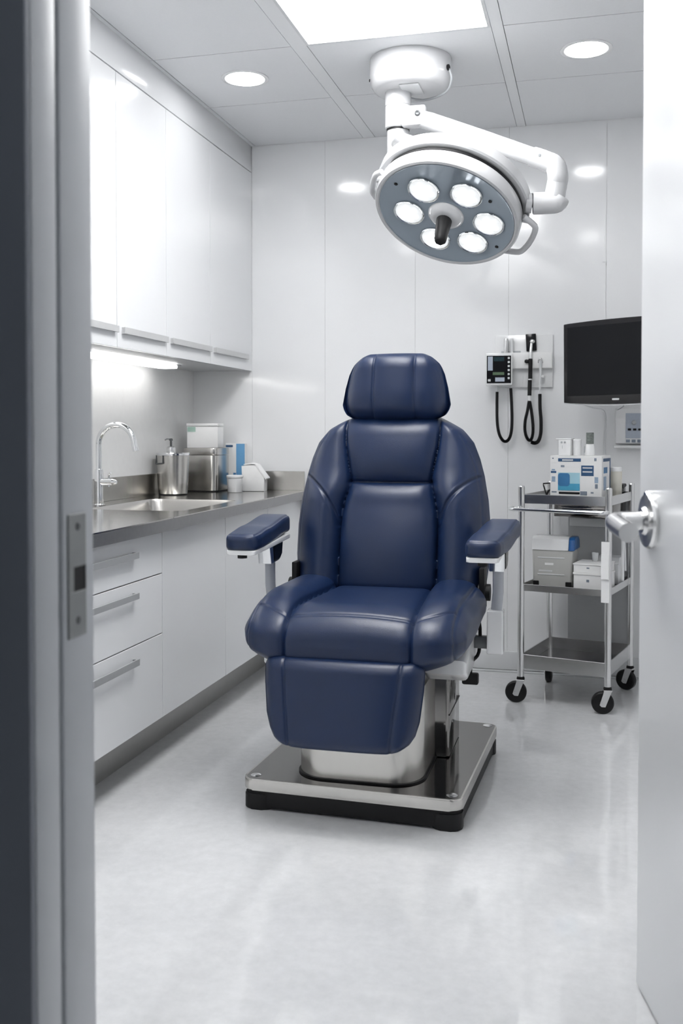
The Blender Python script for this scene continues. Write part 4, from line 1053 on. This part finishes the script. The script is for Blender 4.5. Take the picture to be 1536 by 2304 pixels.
pr(0.024, 0.088, 0.078, 0.130, 'navyprint'); pr(0.030, 0.118, 0.072, 0.123, 'lightgrey', 0.0014); pr(0.030, 0.102, 0.072, 0.107, 'lightgrey', 0.0014)
pr(-0.074, 0.013, 0.018, 0.022, 'black'); pr(-0.066, 0.122, -0.050, 0.130, 'grayprint'); pr(-0.104, 0.155, -0.098, 0.160, 'grayprint')
pr(-0.110, 0.098, -0.086, 0.106, 'navyprint'); pr(-0.106, 0.108, -0.092, 0.114, 'blueprint'); pr(-0.106, 0.062, -0.090, 0.084, 'blueprint'); pr(0.082, 0.060, 0.098, 0.084, 'blueprint'); pr(0.084, 0.038, 0.096, 0.056, 'grayprint')
pr(-0.106, 0.018, -0.084, 0.024, 'grayprint'); pr(0.020, 0.010, 0.050, 0.026, 'grayprint'); pr(0.066, 0.018, 0.078, 0.024, 'grayprint'); pr(0.080, 0.148, 0.090, 0.160, 'grayprint')
for z0, z1, y0, y1, m in ((0.145, 0.158, -0.06, 0.06, 'navyprint'), (0.098, 0.122, -0.05, 0.02, 'blue'), (0.03, 0.085, -0.05, 0.0, 'blueprint'), (0.03, 0.158, 0.066, 0.082, 'navyprint')):
    box('printed_panel', (0.1125, y0, z0 * 1.083), (0.1138, y1, z1 * 1.083), m, t, local=True)

t = tthing('small_box', 'small white box with two round vents on top of the printed carton', 'box', 0.165, 0.150, ZT + 0.183)
box('body', (-0.034, -0.03, 0.0), (0.020, 0.03, 0.070), 'whiteplastic', t, 0.002, local=True); box('lid', (-0.046, -0.032, 0.0705), (0.022, 0.032, 0.076), 'whiteplastic', t, 0.002, local=True)
for x in (-0.020, -0.006):
    bm = BM(); add_lathe(bm, [(0.0048, 0.0), (0.0048, 0.001), (0.0, 0.001)], (x, -0.030, 0.058), (0, -1, 0), 16); obj('vent', bm, 'greyplastic', t, True)
box('slot', (-0.018, -0.0308, 0.030), (-0.016, -0.0295, 0.045), 'greyplastic', t, local=True)
t = tthing('white_canister', 'upright white canister beside the small vented box on the carton', 'canister', 0.207, 0.150, ZT + 0.183)
bm = BM(); add_lathe(bm, [(0.017, 0), (0.018, 0.002), (0.018, 0.062), (0.0, 0.062)], seg=32); obj('body', bm, 'whiteplastic', t, True)
bm = BM(); add_lathe(bm, [(0.019, 0.0625), (0.019, 0.071), (0.016, 0.073), (0.0, 0.073)], seg=32); obj('lid', bm, 'whiteplastic', t, True)
t = tthing('pump_bottle', 'white bottle with dark patterned cap on the printed carton', 'bottle', 0.262, 0.155, ZT + 0.183)
bm = BM(); add_lathe(bm, [(0.021, 0), (0.022, 0.003), (0.020, 0.040), (0.017, 0.050), (0.0, 0.051)], seg=32); obj('body', bm, 'whiteplastic', t, True)
bm = BM(); add_lathe(bm, [(0.0165, 0.0515), (0.0165, 0.100), (0.015, 0.102), (0.0, 0.102)], seg=32); obj('cap', bm, mat('patterned_cap', (0.16, 0.18, 0.17), 0.5, noise=0.95, nscale=90, stretch=(1, 1, 3)), t, True)
bm = BM(); add_tube(bm, [(-0.017, -0.004, 0.040), (-0.022, -0.005, 0.040), (-0.023, -0.005, 0.012)], 0.0022, 8); obj('trigger', bm, 'greyplastic', t, True)
t = tthing('wire_holder', 'small black wire holder at the left end of the trolley top', 'holder', 0.085, 0.115, ZT + 0.0005)
bm = BM(); add_tube(bm, [(0.025, 0.0, 0.060), (-0.022, 0.0, 0.055), (-0.020, 0, 0.046), (-0.006, 0.0, 0.004)], 0.0032, 8); add_tube(bm, [(-0.006, 0, 0.004), (0.004, 0, 0.024), (0.028, 0, 0.034)], 0.0045, 8, smooth=4); obj('wire', bm, 'black', t, True)
bm = BM(); add_box(bm, (-0.020, -0.014, 0.0), (0.016, 0.014, 0.005), 0.001, 1); obj('base', bm, 'black', t, True)
t = tthing('cream_jar', 'cream cylindrical container behind the printed carton', 'container', 0.357 - 0.01, 0.275, ZT + 0.0005)
bm = BM(); add_lathe(bm, [(0.026, 0), (0.028, 0.003), (0.029, 0.110), (0.0, 0.110)], seg=36); obj('body', bm, 'cream', t, True)
bm = BM(); add_lathe(bm, [(0.0305, 0.1105), (0.0305, 0.128), (0.027, 0.131), (0.0, 0.131)], seg=36); obj('lid', bm, 'whiteplastic', t, True)
t = tthing('black_case', 'flat black case at the right end of the trolley top', 'case', 0.316, 0.366, ZT + 0.0005, R(4))
bm = BM(); add_box(bm, (-0.02, -0.050, 0.0), (0.050, 0.050, 0.032), 0.003, 2); obj('body', bm, 'blackgloss', t, True)
bm = BM(); add_prism(bm, [(-0.022, -0.051), (0.052, -0.051), (0.052, 0.051), (-0.022, 0.051)], 0.0325, 0.050, 0.006, 2); obj('lid', bm, 'black', t, True)
box('latch', (0.030, -0.053, 0.004), (0.040, -0.0495, 0.010), 'whiteplastic', t, local=True)

t = tthing('lidded_bin', 'frosted grey bin with white and blue lid on the trolley middle shelf', 'bin', 0.112, 0.140, ZM + 0.0005, R(6))
bm = BM()
for z0, z1, w0, w1 in ((0.0, 0.150, 0.078, 0.083),):
    add_prism(bm, rrect(-0.083, -0.070, 0.083, 0.080, 0.010, 5), 0.0, 0.150, 0.004, 2)
for v in bm.verts: v.co.x *= 0.95 + 0.05 * v.co.z / 0.15
bb = obj('body', bm, 'frost', t, True)
for zz in (0.118, 0.048): box('moulded_rib', (-0.060, -0.0725, zz - 0.002), (0.050, -0.0695, zz + 0.003), 'lightgrey', bb, 0.001, 1, local=True)
box('label', (-0.030, -0.0712, 0.088), (0.005, -0.0698, 0.097), 'whitebox', bb, local=True); box('label', (-0.055, -0.0712, 0.060), (0.0, -0.0698, 0.066), 'lightgrey', bb, local=True)
for s in (-1, 1): box('corner_foot', (s * 0.066 - 0.012, -0.0725, 0.0005), (s * 0.066 + 0.012, -0.050, 0.020), 'black', bb, 0.002, 1, local=True)
Mx2 = Matrix(((0, 0, 1, 0), (1, 0, 0, 0), (0, 1, 0, 0), (0, 0, 0, 1)))
bm = BM(); add_prism(bm, [(-0.074, 0.151), (0.084, 0.151), (0.070, 0.190), (0.045, 0.205), (-0.050, 0.205), (-0.062, 0.196)], -0.084, 0.066, 0.003, 2, Mx2); obj('lid', bm, 'whiteplastic', t, True)
bm = BM(); add_prism(bm, [(-0.074, 0.151), (0.084, 0.151), (0.070, 0.190), (0.045, 0.203), (-0.048, 0.203), (-0.062, 0.193)], 0.0662, 0.090, 0.003, 2, Mx2); obj('lid_end', bm, 'bluelid', t, True)
for o_ in [t] : o_.scale = (1.08, 1.0, 1.06)

def white_box(x, y, z, w, d, h, lab, rz, lidh):
    t = tthing('file_box', lab, 'box', x, y, z, rz, 'white boxes stacked on the trolley')
    bm = BM(); add_box(bm, (-w / 2, -d / 2, 0), (w / 2, d / 2, h - lidh), 0.001, 1); obj('body', bm, 'whitebox', t, True)
    bm = BM(); add_box(bm, (-w / 2 - 0.003, -d / 2 - 0.003, h - lidh + 0.0004), (w / 2 + 0.003, d / 2 + 0.003, h), 0.001, 1); obj('lid', bm, 'whitebox', t, True)
    box('printed_mark', (-0.014, -d / 2 - 0.0008 - (0.003 if lidh > 0.02 else 0), h * 0.45), (-0.002, -d / 2 + 0.0005, h * 0.60), 'grayprint', t, local=True)
    return t
white_box(0.296, 0.110, ZM + 0.0005, 0.140, 0.15, 0.074, 'lower white lidded box of the stack on the trolley middle shelf', R(-1), 0.010)
white_box(0.295, 0.112, ZM + 0.075, 0.142, 0.15, 0.038, 'upper white lidded box of the stack on the trolley middle shelf', 0, 0.006)
t = tthing('plastic_cup', 'small clear cup standing on the stacked white boxes', 'cup', 0.292, 0.14, ZM + 0.1135)
bm = BM(); add_lathe(bm, [(0.0, 0.001), (0.011, 0.0), (0.015, 0.038), (0.0138, 0.038), (0.010, 0.002)], seg=28); obj('body', bm, 'glass', t, True)
t = tthing('grey_case', 'light grey case with curved lid behind the stacked white boxes', 'case', 0.318, 0.300, ZM + 0.0005)
bm = BM(); add_box(bm, (-0.050, -0.05, 0.0), (0.050, 0.07, 0.090), 0.003, 2); obj('body', bm, 'lightgrey', t, True)
bm = BM(); add_prism(bm, [(-0.05, 0.0905), (0.07, 0.0905), (0.066, 0.112), (0.03, 0.122), (-0.03, 0.118)], -0.051, 0.051, 0.003, 2, Mx2); obj('lid', bm, 'lightgrey', t, True)
t = tthing('hanging_tag', 'white paper tag strip hanging on the front trolley post', 'tag', TW - 0.003, -0.028, 0.478)
box('strip', (-0.020, -0.0020, 0.0), (0.014, 0.0010, 0.258), 'paper', t, 0.0006, 1, local=True)
box('fold', (-0.020, -0.0060, 0.10), (0.013, -0.0022, 0.206), 'paper', t, 0.0006, 1, local=True, rot=Matrix.Rotation(R(-2), 3, 'X'), pivot=(0, 0, 0.2))
bm = BM(); add_cyl(bm, (0.003, -0.0005, 0.245), (0.003, 0.0125, 0.245), 0.003); obj('pin', bm, 'satin', t, True)
t = tthing('hanging_strap', 'pale plastic strap hanging on the right side of the trolley', 'strap', TW + 0.0135, 0.20, 0.545)
bm = BM(); add_tube(bm, [(0.0, 0, 0.25), (0.003, -0.006, 0.14), (0.005, -0.010, 0.0)], 0.0062, 10, smooth=4); add_tube(bm, [(0.0, 0, 0.25), (0.005, 0.02, 0.15), (0.008, 0.028, 0.04)], 0.0045, 10, smooth=4); obj('strap', bm, 'whiteplastic', t, True)
bm = BM(); add_box(bm, (-0.0045, -0.008, 0.246), (0.006, 0.010, 0.262), 0.001, 1); obj('clip', bm, 'satin', t, True)

# ------------------------------------------------------------------ world, camera, view
w = bpy.data.worlds.new('room_ambient'); SC.world = w; w.use_nodes = True
bg = w.node_tree.nodes['Background']; bg.inputs[0].default_value = (0.9, 0.95, 1.0, 1); bg.inputs[1].default_value = 0.05

cam = bpy.data.cameras.new('camera'); co = bpy.data.objects.new('camera', cam); COL.objects.link(co)
co.location = (0, 0, 1.2); co.rotation_mode = 'QUATERNION'
co.rotation_quaternion = Quaternion((0, 0, 1), R(14.3)) @ Quaternion((1, 0, 0), R(90 - 1.5))
cam.sensor_fit = 'VERTICAL'; cam.sensor_height = 36.0; cam.sensor_width = 24.0
cam.lens = 2240 / 2304 * 36
cam.shift_y = -(1152 - 1030.7) / 2304
cam.clip_start = 0.02
cam.dof.use_dof = True; cam.dof.focus_distance = 3.7; cam.dof.aperture_fstop = 4.5
SC.camera = co
SC.view_settings.view_transform = 'Standard'; SC.view_settings.look = 'None'
SC.view_settings.exposure = 0.45
SC.cycles.max_bounces = 8; SC.cycles.diffuse_bounces = 5; SC.cycles.glossy_bounces = 4; SC.cycles.transparent_max_bounces = 4
SC.cycles.use_adaptive_sampling = True; SC.cycles.adaptive_threshold = 0.12; SC.cycles.adaptive_min_samples = 16
SC.cycles.sample_clamp_indirect = 6.0
SC.cycles.caustics_reflective = False
